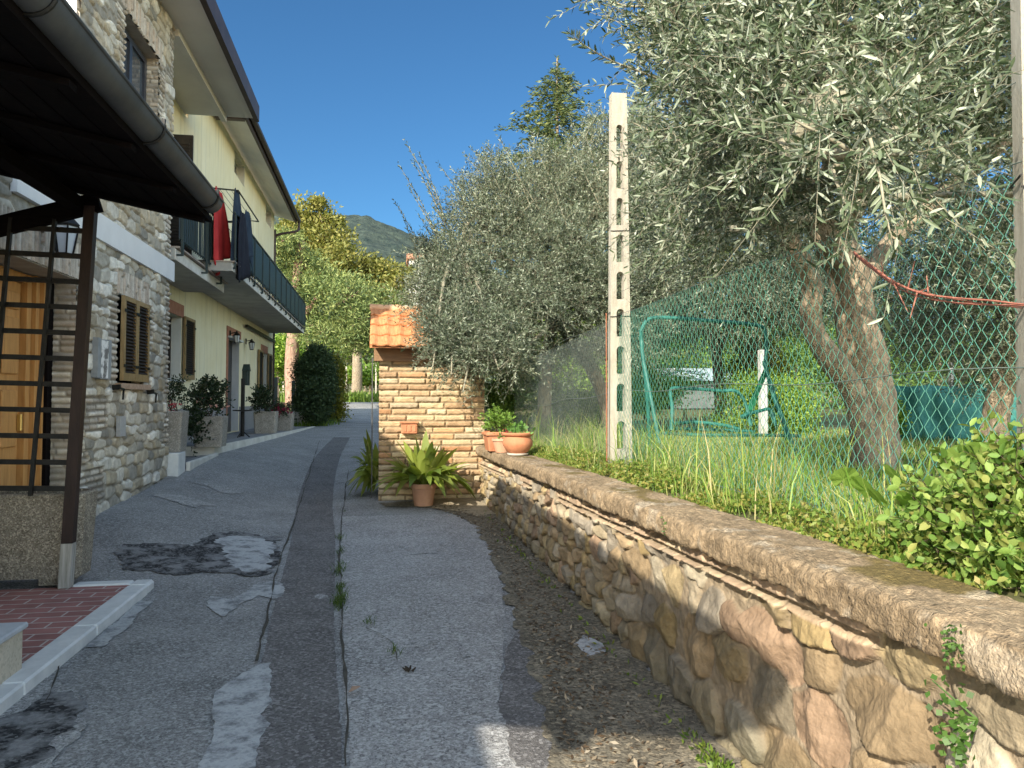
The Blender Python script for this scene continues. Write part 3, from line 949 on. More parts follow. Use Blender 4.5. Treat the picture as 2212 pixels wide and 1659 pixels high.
for x in (-2.74, -3.06, -3.38):
    mb.bar((x + ln(.8) + .0, PY - .028, .80), (x + ln(2.95) + .04, PY - .028, 3.0), .036, .026)
mb.build('lattice', m_iron, porch)

# planter under the lattice, tiles, kerb, step
m_agg = mat('washed_aggregate', (.16, .14, .115), (.28, .25, .205), 9, .85, 1, 90, speck=(.45, .4, .33), speck_scale=[(85, (.50, .44, .36)), (120, (.07, .05, .035))], speck_amt=.75)
m_agg_g = mat('grey_aggregate', (.22, .205, .185), (.34, .32, .29), 7, .85, 1, 90, speck=(.45, .43, .4), speck_scale=[(70, (.5, .48, .44)), (110, (.1, .09, .08))], speck_amt=.6)


def planter_box(root, x0, x1, y0, y1, z0, z1, material, flare=.03, wall=.05, ch=.05):
    mb = MB()
    def ring(a, f, z, c):
        xa, xb, ya, yb = x0 + a - f, x1 - a + f, y0 + a - f, y1 - a + f
        return [(xa + c, ya, z), (xb - c, ya, z), (xb, ya + c, z), (xb, yb - c, z), (xb - c, yb, z), (xa + c, yb, z), (xa, yb - c, z), (xa, ya + c, z)]
    rings = [ring(0, 0, z0, ch), ring(0, flare, z1 - .015, ch), ring(.012, flare, z1, ch), ring(wall, flare, z1, ch * .8), ring(wall, flare * .8, z1 - .09, ch * .8)]
    V = sum(rings, []); Fs = []
    for i in range(4):
        for k in range(8):
            k2 = (k + 1) % 8
            Fs.append((i * 8 + k, i * 8 + k2, i * 8 + 8 + k2, i * 8 + 8 + k))
    Fs.append(tuple(range(8))[::-1])
    mb.add(V, Fs)
    mb.build('pot', material, root)
    mb = MB().add(ring(wall * .9, flare * .8, z1 - .085, ch * .8), [tuple(range(8))])
    mb.build('soil', m_soilp, root)


m_soilp = mat('potting_soil', (.025, .018, .012), (.06, .045, .03), 30, .95, 1, 60)
pl = thing('planter', 'large brown pebble aggregate planter under the iron lattice beside the red tiles', 'planter', (-2.9, 6.45, .1))
planter_box(pl, -3.42, -2.40, 6.27, 6.62, .12, .80, m_agg, .035, .05, .07)
for xf in (-3.3, -2.7): MB().box(xf, xf + .2, 6.3, 6.58, .06, .118).build('foot', m_agg, pl)


def brickmat(name, c1, c2, mo, bw, bh, msz=.006, rot=0):
    m = mat(name, (.8, .8, .8), (1.1, 1.1, 1.1), 6, .8, .15, 50)
    nt = m.node_tree; N = nt.nodes; L = nt.links
    tc = N.new('ShaderNodeTexCoord'); mp = N.new('ShaderNodeMapping'); mp.inputs['Rotation'].default_value = (0, 0, rot)
    bt = N.new('ShaderNodeTexBrick'); bt.inputs['Scale'].default_value = 1
    bt.inputs['Color1'].default_value = (*c1, 1); bt.inputs['Color2'].default_value = (*c2, 1); bt.inputs['Mortar'].default_value = (*mo, 1)
    bt.inputs['Brick Width'].default_value = bw; bt.inputs['Row Height'].default_value = bh; bt.inputs['Mortar Size'].default_value = msz
    L.new(tc.outputs['Object'], mp.inputs['Vector']); L.new(mp.outputs['Vector'], bt.inputs['Vector'])
    b = N['Principled BSDF']; old = b.inputs['Base Color'].links[0].from_socket
    mx = N.new('ShaderNodeMix'); mx.data_type = 'RGBA'; mx.blend_type = 'MULTIPLY'; mx.inputs['Factor'].default_value = 1
    L.new(old, mx.inputs[6]); L.new(bt.outputs['Color'], mx.inputs[7]); L.new(mx.outputs[2], b.inputs['Base Color'])
    return m


terr = MB().box(-3.45, -1.985, 2.0, 6.70, -.02, .062).build('pavement', brickmat('red_pavers', (.36, .165, .15), (.29, .13, .12), (.50, .44, .42), .27, .135, .007))
tag(terr, kind='structure')
mb = MB()
for a, b in ((2.0, 3.2), (3.204, 4.45), (4.454, 5.5), (5.504, 6.62)):
    mb.bbox(-1.98, -1.825, a, b, -.02, .078, .012)
mb.bbox(-1.982, -1.83, 6.624, 6.83, -.02, .078, .02)
mb.bbox(-2.42, -1.986, 6.704, 6.83, -.02, .076, .012)
k = mb.build('kerb', m_white); tag(k, kind='structure')
st = MB().bbox(-3.4, -1.935, 2.2, 4.69, 0, .29, .006)
st = st.build('stone_step', mat('step_stone', (.46, .41, .33), (.58, .52, .43), 8, .85, .4, 60, speck=(.3, .27, .22), speck_scale=70, speck_amt=.5))
tag(st, 'pale stone step block at the edge of the red tiled terrace', 'step')
MB().bbox(-3.42, -1.915, 2.18, 4.71, .292, .325, .008).build('tread', mat('grey_slab', (.36, .38, .42), (.48, .50, .54), 9, .8, .2, 60), st)

# wall lantern beside the stone house door
def lantern(parent_name, label, p, s=1., facing=1):
    x, y, z = p
    t = thing('wall_lantern', label, 'lantern', p)
    m = MB().bar((x - .16 * s, y, z + .16 * s), (x + .0, y, z + .20 * s), .02, .02)
    m.lathe((x, y, z), [(.055 * s, -.12 * s), (.06 * s, -.11 * s), (.06 * s, -.10 * s)], 6)
    m.lathe((x, y, z), [(.095 * s, .10 * s), (.10 * s, .115 * s), (.05 * s, .17 * s), (.03 * s, .18 * s), (.035 * s, .20 * s), (.005, .24 * s)], 6)
    for k in range(6):
        a = 2 * math.pi * k / 6
        m.bar((x + .058 * s * math.cos(a), y + .058 * s * math.sin(a), z - .10 * s), (x + .093 * s * math.cos(a), y + .093 * s * math.sin(a), z + .10 * s), .010 * s, .010 * s)
    m.box(x - .19 * s, x - .16 * s, y - .04 * s, y + .04 * s, z + .06 * s, z + .24 * s)
    m.build('frame', m_iron, t)
    MB().lathe((x, y, z), [(.050 * s, -.098 * s), (.086 * s, .098 * s)], 6).build('glass', mat('lamp_glass', (.50, .54, .60), (.56, .60, .66), 3, .2, spec=.6) if 'lamp_glass' not in bpy.data.materials else bpy.data.materials['lamp_glass'], t)
    return t


lantern('wall_lantern', 'black iron lantern with frosted panes over the wooden door behind the lattice', (SX + .20, 6.97, 3.04), 1.25)

# ================================================================== YELLOW HOUSE (x = -3.84)
YX = -3.84


def render_mat(name, c1, c2):
    """rough render with pale blotches and thin vertical run stains"""
    m = mat(name, c1, c2, 1.4, .9, .5, 45, lo=.3, hi=.7)
    nt = m.node_tree; N = nt.nodes; L = nt.links
    b = N['Principled BSDF']; old = b.inputs['Base Color'].links[0].from_socket
    tc = N.new('ShaderNodeTexCoord'); mp = N.new('ShaderNodeMapping'); mp.inputs['Scale'].default_value = (3, 5, .35)
    L.new(tc.outputs['Object'], mp.inputs['Vector'])
    no = N.new('ShaderNodeTexNoise'); no.inputs['Scale'].default_value = 1.3; no.inputs['Detail'].default_value = 7
    L.new(mp.outputs['Vector'], no.inputs['Vector'])
    mr = N.new('ShaderNodeMapRange'); mr.inputs['From Min'].default_value = .52; mr.inputs['From Max'].default_value = .78; mr.inputs['To Max'].default_value = .75
    L.new(no.outputs['Fac'], mr.inputs['Value'])
    mx = N.new('ShaderNodeMix'); mx.data_type = 'RGBA'; L.new(mr.outputs['Result'], mx.inputs['Factor']); L.new(old, mx.inputs[6]); mx.inputs[7].default_value = (.50, .475, .36, 1)
    L.new(mx.outputs[2], b.inputs['Base Color'])
    return m


m_yel = render_mat('yellow_render', (.74, .67, .45), (.82, .77, .58))
m_terra = mat('terracotta_trim', (.30, .13, .085), (.40, .20, .14), 8, .85, .3, 60)
m_slate = mat('slate_cladding', (.16, .165, .18), (.30, .305, .32), 7, .8, .5, 40, streak=(1, 9, .8))
m_conc = mat('grey_concrete', (.30, .295, .28), (.44, .43, .41), 3, .9, .3, 50)
m_conc_l = mat('slab_edge_paint', (.52, .50, .46), (.72, .70, .67), 6, .85, .3, 50)
m_green = mat('dark_green_metal', (.018, .032, .034), (.030, .046, .048), 4, .5, .1, 40)

yh = thing('yellow_house', 'pale yellow rendered house with a long balcony, brown shutters and terracotta door trim', 'house', (YX, 19, .7))
YO = [(13.55, 14.78, 1.95, 3.17), (19.25, 20.86, .70, 3.18), (24.7, 25.9, 1.80, 3.14), (19.8, 21.3, 7.58, 8.18), (25.3, 26.6, 7.58, 8.18), (25.45, 26.9, 4.1, 6.4), (21.0, 22.0, 4.1, 6.4), (12.2, 13.3, 4.0, 6.3), (14.2, 15.0, 4.9, 6.2)]


def holed_wall(mb, x0, x1, ya, yb, za, zb, holes):
    """boxes filling a wall around rectangular holes (no overlaps)"""
    ycut = sorted({ya, yb} | {h[0] for h in holes} | {h[1] for h in holes})
    for a, b in zip(ycut[:-1], ycut[1:]):
        hs = sorted([h for h in holes if h[0] <= a and h[1] >= b], key=lambda h: h[2])
        z = za
        for h in hs:
            if h[2] > z: mb.box(x0, x1, a, b, z, h[2])
            z = h[3]
        if z < zb: mb.box(x0, x1, a, b, z, zb)


mb = MB()
holed_wall(mb, YX - .30, YX, 11.31, 15.0, .2, 7.2, [h for h in YO if h[1] <= 15.0])
holed_wall(mb, YX - .30, YX, 15.0, 27.3, .2, 8.32, [h for h in YO if h[0] >= 15.0])
mb.box(-10, YX - .302, 27.0, 27.3, .2, 8.32)
mb.box(-10, YX - .302, 26.6, 26.9, .2, 8.3).box(-10, YX - .9, 11.4, 26.5, .2, 7.0)
mb.build('wall', m_yel, yh)
dm = MB()
for a, b in ((11.4, 19.1), (20.94, 27.31)):
    dm.box(YX - .01, YX + .018, a, b, .3, 1.38)
dm.box(-6, YX + .018, 27.302, 27.32, .3, 1.38)
dm.build('dado', m_slate, yh)
MB().box(YX - .24, YX - .19, 19.26, 20.84, .70, 3.17).build('door', mat('door_dark', (.02, .02, .022), (.05, .05, .055), 5, .4), yh)
mb = MB().box(YX - .188, YX - .004, 20.835, 20.858, .72, 3.17)
mb.build('jamb', mat('grey_marble', (.40, .42, .46), (.56, .58, .62), 3, .5, streak=(1, 1, .4)), yh)
mb = MB().box(YX - .05, YX + .025, 19.08, 19.245, .70, 3.19).box(YX - .05, YX + .025, 19.08, 20.95, 3.194, 3.44)
mb.build('door_surround', m_terra, yh)
MB().box(YX - .05, YX + .10, 19.15, 20.95, 3.145, 3.19).build('door_hood', m_white, yh)
for (a, b, z0, z1), terr_ in ((YO[0], 1), (YO[2], 1)):
    MB().box(YX - .02, YX + .022, a - .1, b + .08, z1 + .002, z1 + .24).build('lintel', m_terra, yh)
    MB().box(YX - .2, YX + .07, a - .08, b + .08, z0 - .045, z0 - .002).build('sill', m_white, yh)
m_jw = mat('white_reveal', (.55, .56, .54), (.64, .65, .63), 3, .85)
for i in (0, 2, 3, 4, 5, 6, 7, 8):
    a, b, z0, z1 = YO[i]
    fr = MB().box(YX - .25, YX - .19, a, a + .07, z0, z1).box(YX - .25, YX - .19, b - .07, b, z0, z1).box(YX - .25, YX - .19, a + .072, b - .072, z1 - .07, z1).box(YX - .25, YX - .19, a + .072, b - .072, z0, z0 + .07).box(YX - .245, YX - .18, (a + b) / 2 - .04, (a + b) / 2 + .04, z0 + .072, z1 - .072)
    fr = fr.build('window', m_shut_d if i not in (3, 4) else m_jw, yh)
    MB().box(YX - .235, YX - .22, a + .072, b - .072, z0 + .072, z1 - .072).build('pane', m_glass, fr)
    if i in (0, 2, 3, 4):
        MB().box(YX - .188, YX - .003, b - .014, b - .002, z0, z1).build('reveal', m_jw, yh)
shutter(yh, 14.80, 15.58, 1.97, 3.20, YX + .03)
shutter(yh, 23.88, 24.68, 1.82, 3.16, YX + .03)
shutter(yh, 25.92, 26.72, 1.82, 3.16, YX + .03)
shutter(yh, 24.9, 25.43, 4.15, 6.4, YX + .03)
shutter(yh, 26.92, 27.28, 4.15, 6.4, YX + .03)
shutter(yh, 22.02, 22.55, 4.15, 6.4, YX + .03)
shutter(yh, 20.45, 20.98, 4.15, 6.4, YX + .03)
# balcony door shutter standing open, square to the wall
mb = MB()
mb.box(YX + .02, YX + .50, 13.34, 13.385, 4.0, 6.3)
for z in np.arange(4.2, 6.15, .06): mb.box(YX + .08, YX + .44, 13.325, 13.338, z, z + .03)
mb.build('shutter', m_shut_d, yh)
mb = MB().box(YX + .005, YX + .16, 14.14, 14.19, 4.9, 6.25)
mb.build('shutter', m_shut_d, yh)
# second roof
mb = MB()
zz = 8.22
mb.add([(-3.14, 15.2, zz), (-3.14, 27.75, zz), (-10, 27.75, zz + 2.3), (-10, 15.2, zz + 2.3), (-3.14, 15.2, zz + .14), (-3.14, 27.75, zz + .14), (-10, 27.75, zz + 2.44), (-10, 15.2, zz + 2.44)],
       [(0, 3, 2, 1), (4, 5, 6, 7), (0, 1, 5, 4), (1, 2, 6, 5), (2, 3, 7, 6), (3, 0, 4, 7)])
rf = mb.build('roof', m_rtile, yh)
mb = MB().add([(-3.16, 15.2, 8.14), (-3.16, 27.7, 8.14), (-3.9, 27.7, 8.36), (-3.9, 15.2, 8.36), (-3.16, 15.2, 8.20), (-3.16, 27.7, 8.20), (-3.9, 27.7, 8.42), (-3.9, 15.2, 8.42)],
              [(0, 3, 2, 1), (4, 5, 6, 7), (0, 1, 5, 4), (1, 2, 6, 5), (2, 3, 7, 6), (3, 0, 4, 7)])
mb.build('soffit', m_soffit, rf)
MB().box(-3.158, -3.10, 15.15, 27.78, 8.10, 8.30).build('fascia', m_fascia, rf)
MB().tube([(-3.03, 15.1, 8.26), (-3.03, 27.85, 8.22)], .075, 10).build('gutter', m_fascia, rf)
MB().box(-3.8, -3.16, 17.2, 17.38, 8.06, 8.20).build('rafter', m_fascia, rf)
MB().tube(spline([(-3.03, 27.8, 8.2), (-3.03, 27.82, 7.95), (-3.10, 27.7, 7.80), (-3.6, 27.42, 7.62), (-3.80, 27.37, 7.5), (-3.82, 27.36, 7.2), (-3.82, 27.36, .8)], 26), .045, 8).build('downpipe', m_fascia, yh)
# balconies
b1 = MB().box(YX + .002, -3.10, 11.33, 14.9, 3.69, 3.87).build('balcony_slab', m_conc, yh)
MB().box(-3.098, -3.085, 11.34, 14.9, 3.692, 3.86).build('slab_edge', m_conc_l, b1)
MB().box(-3.6, -3.03, 11.34, 14.98, 3.872, 3.90).build('slab_tiles', mat('balcony_tile', (.26, .21, .18), (.38, .32, .28), 12, .7), b1)
b2 = MB().box(YX + .002, -2.68, 13.5, 26.4, 3.902, 4.06).build('balcony_slab', m_conc, yh)
MB().box(-2.678, -2.665, 13.5, 26.4, 3.905, 4.055).build('slab_edge', m_conc_l, b2)
MB().box(-3.6, -2.62, 13.48, 26.43, 4.062, 4.085).build('slab_tiles', bpy.data.materials['balcony_tile'], b2)
rail = MB().box(-2.66, -2.645, 14.6, 26.4, 4.20, 4.92)
for y in np.arange(14.65, 26.4, .118): rail.box(-2.644, -2.636, y, y + .10, 4.20, 4.92)
rail.box(-3.75, -2.66, 26.40, 26.42, 4.20, 4.92)
rail.build('balcony_panel', m_green, yh)
mb = MB().tube([(-2.652, 13.5, 4.98), (-2.652, 26.42, 4.98), (-3.8, 26.42, 4.98)], .024, 8)
for y in np.arange(13.55, 26.5, 1.07): mb.bar((-2.63, y, 3.95), (-2.63, y, 4.97), .03, .03); mb.bar((-2.63, y, 3.96), (-2.69, y, 3.96), .03, .03)
mb.tube([(-2.63, 13.5, 4.15), (-2.63, 26.4, 4.15)], .015, 6)
for y in np.arange(14.7, 26.4, .36): mb.bar((-2.63, y, 3.99), (-2.63, y, 4.2), .014, .014)
mb.tube([(-3.04, 11.36, 4.95), (-3.04, 14.2, 4.95), (-2.65, 14.2, 4.97)], .022, 8); mb.tube([(-3.04, 11.36, 4.02), (-3.04, 14.2, 4.02)], .015, 6)
for y in np.arange(11.42, 14.2, .118): mb.bar((-3.04, y, 3.98), (-3.04, y, 4.94), .014, .014)
for y in (11.38, 13.0, 14.2): mb.bar((-3.0, y, 3.76), (-3.0, y, 4.95), .035, .035); mb.bar((-3.0, y, 3.77), (-3.1, y, 3.77), .03, .03)
mb.build('railing', m_green, yh)
mb = MB()
for y0, y1 in ((11.45, 11.95), (12.02, 12.35), (12.42, 12.62), (12.72, 12.88), (13.05, 13.2), (13.3, 13.55), (13.62, 13.9)): mb.box(-3.075, -3.062, y0, y1, 4.05, 4.86)
mb.build('balcony_screen', mat('slate_blue_sheet', (.035, .055, .075), (.06, .085, .11), 4, .55), yh)
# wires along the facade
mb = MB()
for zb, s in ((5.9, .12), (5.6, .10), (5.35, .02)):
    mb.tube([(YX + .03, y, zb + .25 - .02 * (y - 12) - s * math.sin(math.pi * ((y - 12) / 15.3))) for y in np.linspace(12, 27.3, 24)], .009, 5)
mb.build('cable', mat('cable_black', (.02, .02, .022), (.05, .05, .05), 9, .6), yh)
MB().box(YX + .05, YX + .12, 21.4, 27.2, 3.62, 3.70).build('awning_rail', m_iron, yh)
lantern('wall_lantern', 'small carriage lantern left of the yellow house door', (YX + .20, 19.35, 3.12), .9)
lantern('wall_lantern', 'small carriage lantern right of the yellow house door', (YX + .20, 21.62, 3.10), .9)
mbx = thing('mailbox', 'dark green mailbox with a pitched lid on the yellow wall beside the door', 'mailbox', (YX + .08, 21.5, 2.0))
b = MB().bbox(YX + .005, YX + .15, 21.3, 21.7, 1.98, 2.38, .01).build('body', m_green, mbx)
MB().prism([(21.26, 2.382), (21.74, 2.382), (21.5, 2.58)], (YX + .003, 0, 0), (0, 1, 0), (0, 0, 1), (.17, 0, 0)).build('lid', m_green, mbx)
MB().box(YX + .151, YX + .156, 21.36, 21.64, 2.26, 2.30).build('slot', m_iron, mbx)
# drying rack and laundry
rack = MB().tube([(-3.35, 14.05, 5.52), (-2.68, 14.2, 5.52), (-2.68, 16.6, 5.50), (-3.1, 16.5, 5.50)], .016, 6)
for x in (-2.8, -2.9, -3.0, -3.1): rack.tube([(x, 14.15, 5.515), (x, 16.5, 5.50)], .005, 4)
rack.bar((-3.35, 14.05, 5.52), (-3.80, 14.05, 5.3), .02, .02)
rack_ = tag(rack.build('drying_rack', m_iron), 'black wire clothes drying rack hung out over the balcony railing', 'drying rack')


def garment(name, label, grid_fn, nu, nv, material, cat):
    V = []; Fs = []
    for j in range(nv):
        for i in range(nu):
            V.append(grid_fn(i / (nu - 1), j / (nv - 1)))
    for j in range(nv - 1):
        for i in range(nu - 1):
            Fs.append((j * nu + i, j * nu + i + 1, (j + 1) * nu + i + 1, (j + 1) * nu + i))
    o = mesh_obj(name, V, Fs, material, None, True)
    sm = o.modifiers.new('thick', 'SOLIDIFY'); sm.thickness = .012
    tag(o, label, cat, 'laundry hung out on the balcony')
    return o


def hang(y0, y1, zt, zb, x, tail, slant, sd):
    def f(u, v):
        s = math.sin
        fold = (.05 * s(u * 9 + sd) + .03 * s(u * 21 + sd * 2 + v * 2)) * (.35 + .65 * v)
        wid = (1 - .55 * (1 - v) ** 3)
        yc = (y0 + y1) / 2 + slant * v
        zed = zb - tail * max(0, s(u * 4.2 + sd)) + .08 * s(u * 7 + sd)
        zz = zt + (zed - zt) * v
        return (x + fold + .10 * v * (u - .4), yc + (u - .5) * (y1 - y0) * wid, zz)
    return f


m_red = mat('red_cloth', (.42, .025, .03), (.56, .05, .05), 5, .9, .3, 30)
m_navy = mat('navy_cloth', (.018, .030, .055), (.035, .055, .085), 5, .95, .3, 30)
m_navy2 = mat('black_cloth', (.010, .012, .022), (.02, .024, .04), 5, .95, .3, 30)
garment('shirt', 'red shirt hanging at the near end of the balcony washing', hang(13.2, 14.35, 5.40, 4.30, -2.96, .5, .35, .4), 22, 18, m_red, 'shirt')
garment('shirt', 'dark navy top hanging right beside the red shirt', hang(13.75, 14.7, 5.52, 4.2, -2.72, .35, .1, 1.3), 24, 18, m_navy, 'shirt')
garment('trousers', 'black trousers hanging lowest among the washing at the balcony', hang(13.75, 14.7, 5.10, 3.90, -2.60, .3, .15, 2.2), 20, 16, m_navy2, 'trousers')
garment('shirt', 'navy shirt hanging last in the washing, against the green balcony panel', hang(14.4, 15.4, 5.28, 4.35, -2.62, .25, .0, 3.1), 20, 16, m_navy, 'shirt')

# platform along the yellow house, steps, kerbs
p0, p1 = np.array([-3.03, 13.9]), np.array([-2.13, 24.4])
m_paveg = brickmat('grey_paving', (.17, .18, .20), (.22, .23, .25), (.12, .12, .13), .5, .5, .01)
pf = MB().prism([(-3.84, 13.92), (p0[0] - .01, 13.92), (p1[0] - .01, p1[1]), (-2.6, 27.2), (-3.84, 27.2)], (0, 0, .2), (1, 0, 0), (0, 1, 0), (0, 0, .505)).build('pavement', m_paveg)
tag(pf, kind='structure')
mb = MB()
d = (p1 - p0) / 6
for i in range(6):
    a = p0 + d * i; b = p0 + d * (i + .997)
    mb.prism([(a[0], a[1]), (a[0] + .06, a[1]), (b[0] + .06, b[1]), (b[0], b[1])], (0, 0, .3), (1, 0, 0), (0, 1, 0), (0, 0, .42))
mb.box(-3.84, -2.972, 13.86, 13.915, .3, .719)
m_kw = mat('kerb_stone', (.46, .45, .42), (.66, .65, .62), 4, .75, .2, 60)
kb_ = mb.build('kerb', m_kw); tag(kb_, kind='structure')
lo_ = MB().box(-3.84, -2.96, 11.9, 13.855, .2, .545).build('pavement', m_paveg); tag(lo_, kind='structure')
lk = MB().bbox(-2.955, -2.89, 11.78, 13.83, .2, .60, .01).build('kerb', m_kw); tag(lk, kind='structure')
bl = MB().bbox(-3.60, -2.96, 11.36, 11.775, .15, .765, .008).build('plinth_block', m_white)
tag(bl, 'white plinth block at the corner of the stone house carrying a tall planter', 'plinth')

def shift_y(names_objs, k, s):
    for o in names_objs:
        if o.type == 'EMPTY' and not o.get('fixed'):
            o.location.y = k * o.location.y + s
        else:
            o.location.y = s; o.scale.y = k


house.location.y = 1.029 * house.location.y + .53; house.scale.y = 1.029
yh.location.y = 1.029 * yh.location.y + .66; yh.scale.y = 1.029
porch.location.y += .52
pl.location.y += .50
for o in list(COL.objects):
    if o.parent is None and o.name.startswith('wall_lantern'):
        o.location.y = 1.029 * o.location.y + (.53 if o.location.x > -3.2 else .66)
mbx.location.y = 1.029 * mbx.location.y + .66
shift_y([rack_, pf, kb_, lo_, lk, bl] + [o for o in COL.objects if o.get('group') == 'laundry hung out on the balcony'], 1.029, .48)
_before = set(COL.objects)

# ---- shrubs in pots
m_rose = leafmat('rose_leaf', [(.008, .018, .007), (.018, .035, .012), (.03, .055, .018)], .15, .45)
m_redfl = leafmat('red_flower', [(.30, .02, .03), (.5, .06, .08), (.6, .25, .25)], .3, .6)
m_magfl = leafmat('magenta_flower', [(.16, .012, .04), (.30, .02, .07), (.10, .03, .03)], .3, .6)
m_stem = mat('woody_stem', (.05, .04, .025), (.12, .09, .06), 20, .9)


def bush(root, C, Rr, n, ll, lw, material, stem_from=None, name='foliage', up=.3, rnd=None, shell=.0, pairs=5, tl=(.12, .28)):
    (V, Fq), (TV, TF) = spray(C, Rr, n, np.array(C) - np.array([0, 0, Rr[2] * .8]), tl=tl, pairs=pairs, ll=ll, lw=lw, up=up, rnd=rnd, shell=shell, rd=True)
    f = mesh_obj(name, V, Fq, material, root)
    if stem_from is not None:
        mb = MB()
        for k in range(7):
            q = np.array(C) + rng.normal(size=3) * np.array(Rr) * .45
            mb.tube(spline([stem_from + rng.normal(size=3) * [.04, .04, 0], (np.array(stem_from) + q) / 2 + rng.normal(size=3) * .04, q], 6), np.linspace(.011, .004, 6), 5)
        V2, F2 = join([(np.array(mb.V), np.array([x for x in mb.F if len(x) == 4], np.int32)), (TV, TF)])
        mesh_obj('stems', V2, F2, m_stem, root)
    return f


def flowers(root, C, Rr, n, sz, material, name='flowers'):
    P = np.array(C) + rng.normal(size=(n, 3)) * np.array(Rr) * .5
    k = 6
    PP = np.repeat(P, k, 0); D = unit(rng.normal(size=(n * k, 3)) + [0, 0, .5])
    V, Fq = leaves(PP, D, sz, sz * .8)
    f = [c for c in root.children if c.name.startswith('foliage')][0]
    me = f.data; n0 = len(me.vertices); np0 = len(me.polygons)
    co = np.empty(n0 * 3, np.float32); me.vertices.foreach_get('co', co)
    lv = np.empty(np0 * 4, np.int32); me.loops.foreach_get('vertex_index', lv)
    nf = mesh_obj('foliage', np.concatenate([co.reshape(-1, 3) + base_of(root), V]), np.concatenate([lv.reshape(-1, 4), Fq + n0]), me.materials[0], root)
    nf.data.materials.append(material)
    mi = np.zeros(len(nf.data.polygons), np.int32); mi[np0:] = 1
    nf.data.polygons.foreach_set('material_index', mi)
    bpy.data.objects.remove(f); nf.name = 'foliage'
    return nf


def ppot(label, x, y, z, sx, sy, h, material=None, rotname='planter', grp='aggregate planters along the yellow house'):
    t = thing(rotname, label, 'planter', (x, y, z), grp)
    planter_box(t, x - sx / 2, x + sx / 2, y - sy / 2, y + sy / 2, z, z + h, material or m_agg_g, .03, .04, .03)
    return t


def plant(label, cat='plant', name='potted_shrub', loc=(0, 0, 0), group=None):
    return thing(name, label, cat, loc, group)


ppot('tall grey aggregate planter on the white plinth block', -3.14, 11.72, .77, .32, .42, .62)
t = plant('sparse red-flowered shrub in the planter on the white plinth', loc=(-3.14, 11.72, 1.32))
bush(t, (-3.14, 11.74, 1.64), (.14, .22, .22), 60, .045, .022, m_rose, np.array((-3.14, 11.72, 1.33))); flowers(t, (-3.10, 11.66, 1.46), (.14, .14, .10), 14, .03, m_redfl)
ppot('wide grey aggregate planter under the large dark rose bush', -3.06, 13.98, .71, .46, .50, .55)
t = plant('large dark rose bush spilling over its grey planter', 'rose bush', 'rose_bush', (-3.06, 13.98, 1.2))
bush(t, (-3.12, 14.15, 1.60), (.28, .55, .32), 190, .06, .034, m_rose, np.array((-3.06, 13.98, 1.2)), up=.2)
bush(t, (-3.30, 13.62, 1.10), (.22, .22, .36), 110, .06, .034, m_rose, None, name='foliage', up=-.2); flowers(t, (-3.0, 13.8, 1.5), (.25, .3, .12), 9, .04, leafmat('pink_flower', [(.55, .25, .22), (.65, .4, .35)], .3))
ppot('square grey aggregate planter right of the yellow house door', -2.90, 19.6, .71, .50, .50, .56)
t = plant('dark leafy shrub in the square planter right of the door', loc=(-2.9, 19.6, 1.22))
bush(t, (-2.98, 19.5, 1.55), (.24, .40, .32), 190, .06, .034, m_rose, np.array((-2.9, 19.6, 1.22)))
ppot('low aggregate planter with magenta flowers near the kerb', -2.72, 21.4, .71, .55, .60, .52)
t = plant('magenta flowering plant spilling from the low planter', 'flowers', 'flowering_plant', (-2.72, 21.4, 1.2))
bush(t, (-2.75, 21.2, 1.30), (.26, .5, .16), 90, .05, .03, m_rose, None, up=.0); flowers(t, (-2.72, 21.0, 1.30), (.30, .6, .16), 90, .045, m_magfl)
ppot('dark low planter between the magenta flowers and the white tub', -3.1, 25.4, .71, .55, .6, .38, m_agg)
t = thing('plant_tub', 'pale round concrete tub at the far end of the kerb', 'tub', (-2.75, 25.6, .70))
m_tub = mat('pale_concrete', (.34, .345, .34), (.46, .465, .46), 6, .9, .3, 50)
MB().lathe((-2.75, 25.6, .70), [(.34, 0), (.40, .40), (.42, .44), (.41, .47), (.36, .47), (.35, .40)], 22).build('tub', m_tub, t, True)
MB().lathe((-2.75, 25.6, .70), [(.35, .40), (.2, .43)], 16).build('soil', m_soilp, t)
tag(MB().bbox(-2.32, -2.10, 25.7, 25.95, .62, 1.16, .02).build('kerb_stone_post', m_tub), 'pale square stone post beside the round concrete tub', 'stone post')
# black iron plant stand by the door
t = thing('plant_stand', 'thin black iron plant stand in front of the yellow house door', 'plant stand', (-3.1, 17.4, .71))
mb = MB().tube([(-3.1, 17.4, .73), (-3.1, 17.4, 2.05)], .045, 8)
mb.build('stem', m_iron, t)
mb = MB().lathe((-3.1, 17.4, 1.30), [(.05, 0), (.22, .01), (.22, .035), (.05, .03)], 16); mb.build('tray', m_iron, t)
mb = MB()
for k in range(3):
    a = k * 2.09; mb.tube([(-3.1, 17.4, .86), (-3.1 + .16 * math.cos(a), 17.4 + .16 * math.sin(a), .715)], .014, 6)
mb.build('leg', m_iron, t)

for o in [o for o in COL.objects if o not in _before and o.parent is None]:
    shift_y([o], 1.029, .47)

# ================================================================== RETAINING WALL (x = 1.5)
WX = 1.5


def coping_z(y): return np.interp(y, [-2, 2, 7, 11.5, 13], [1.0, .985, .925, .855, .84])


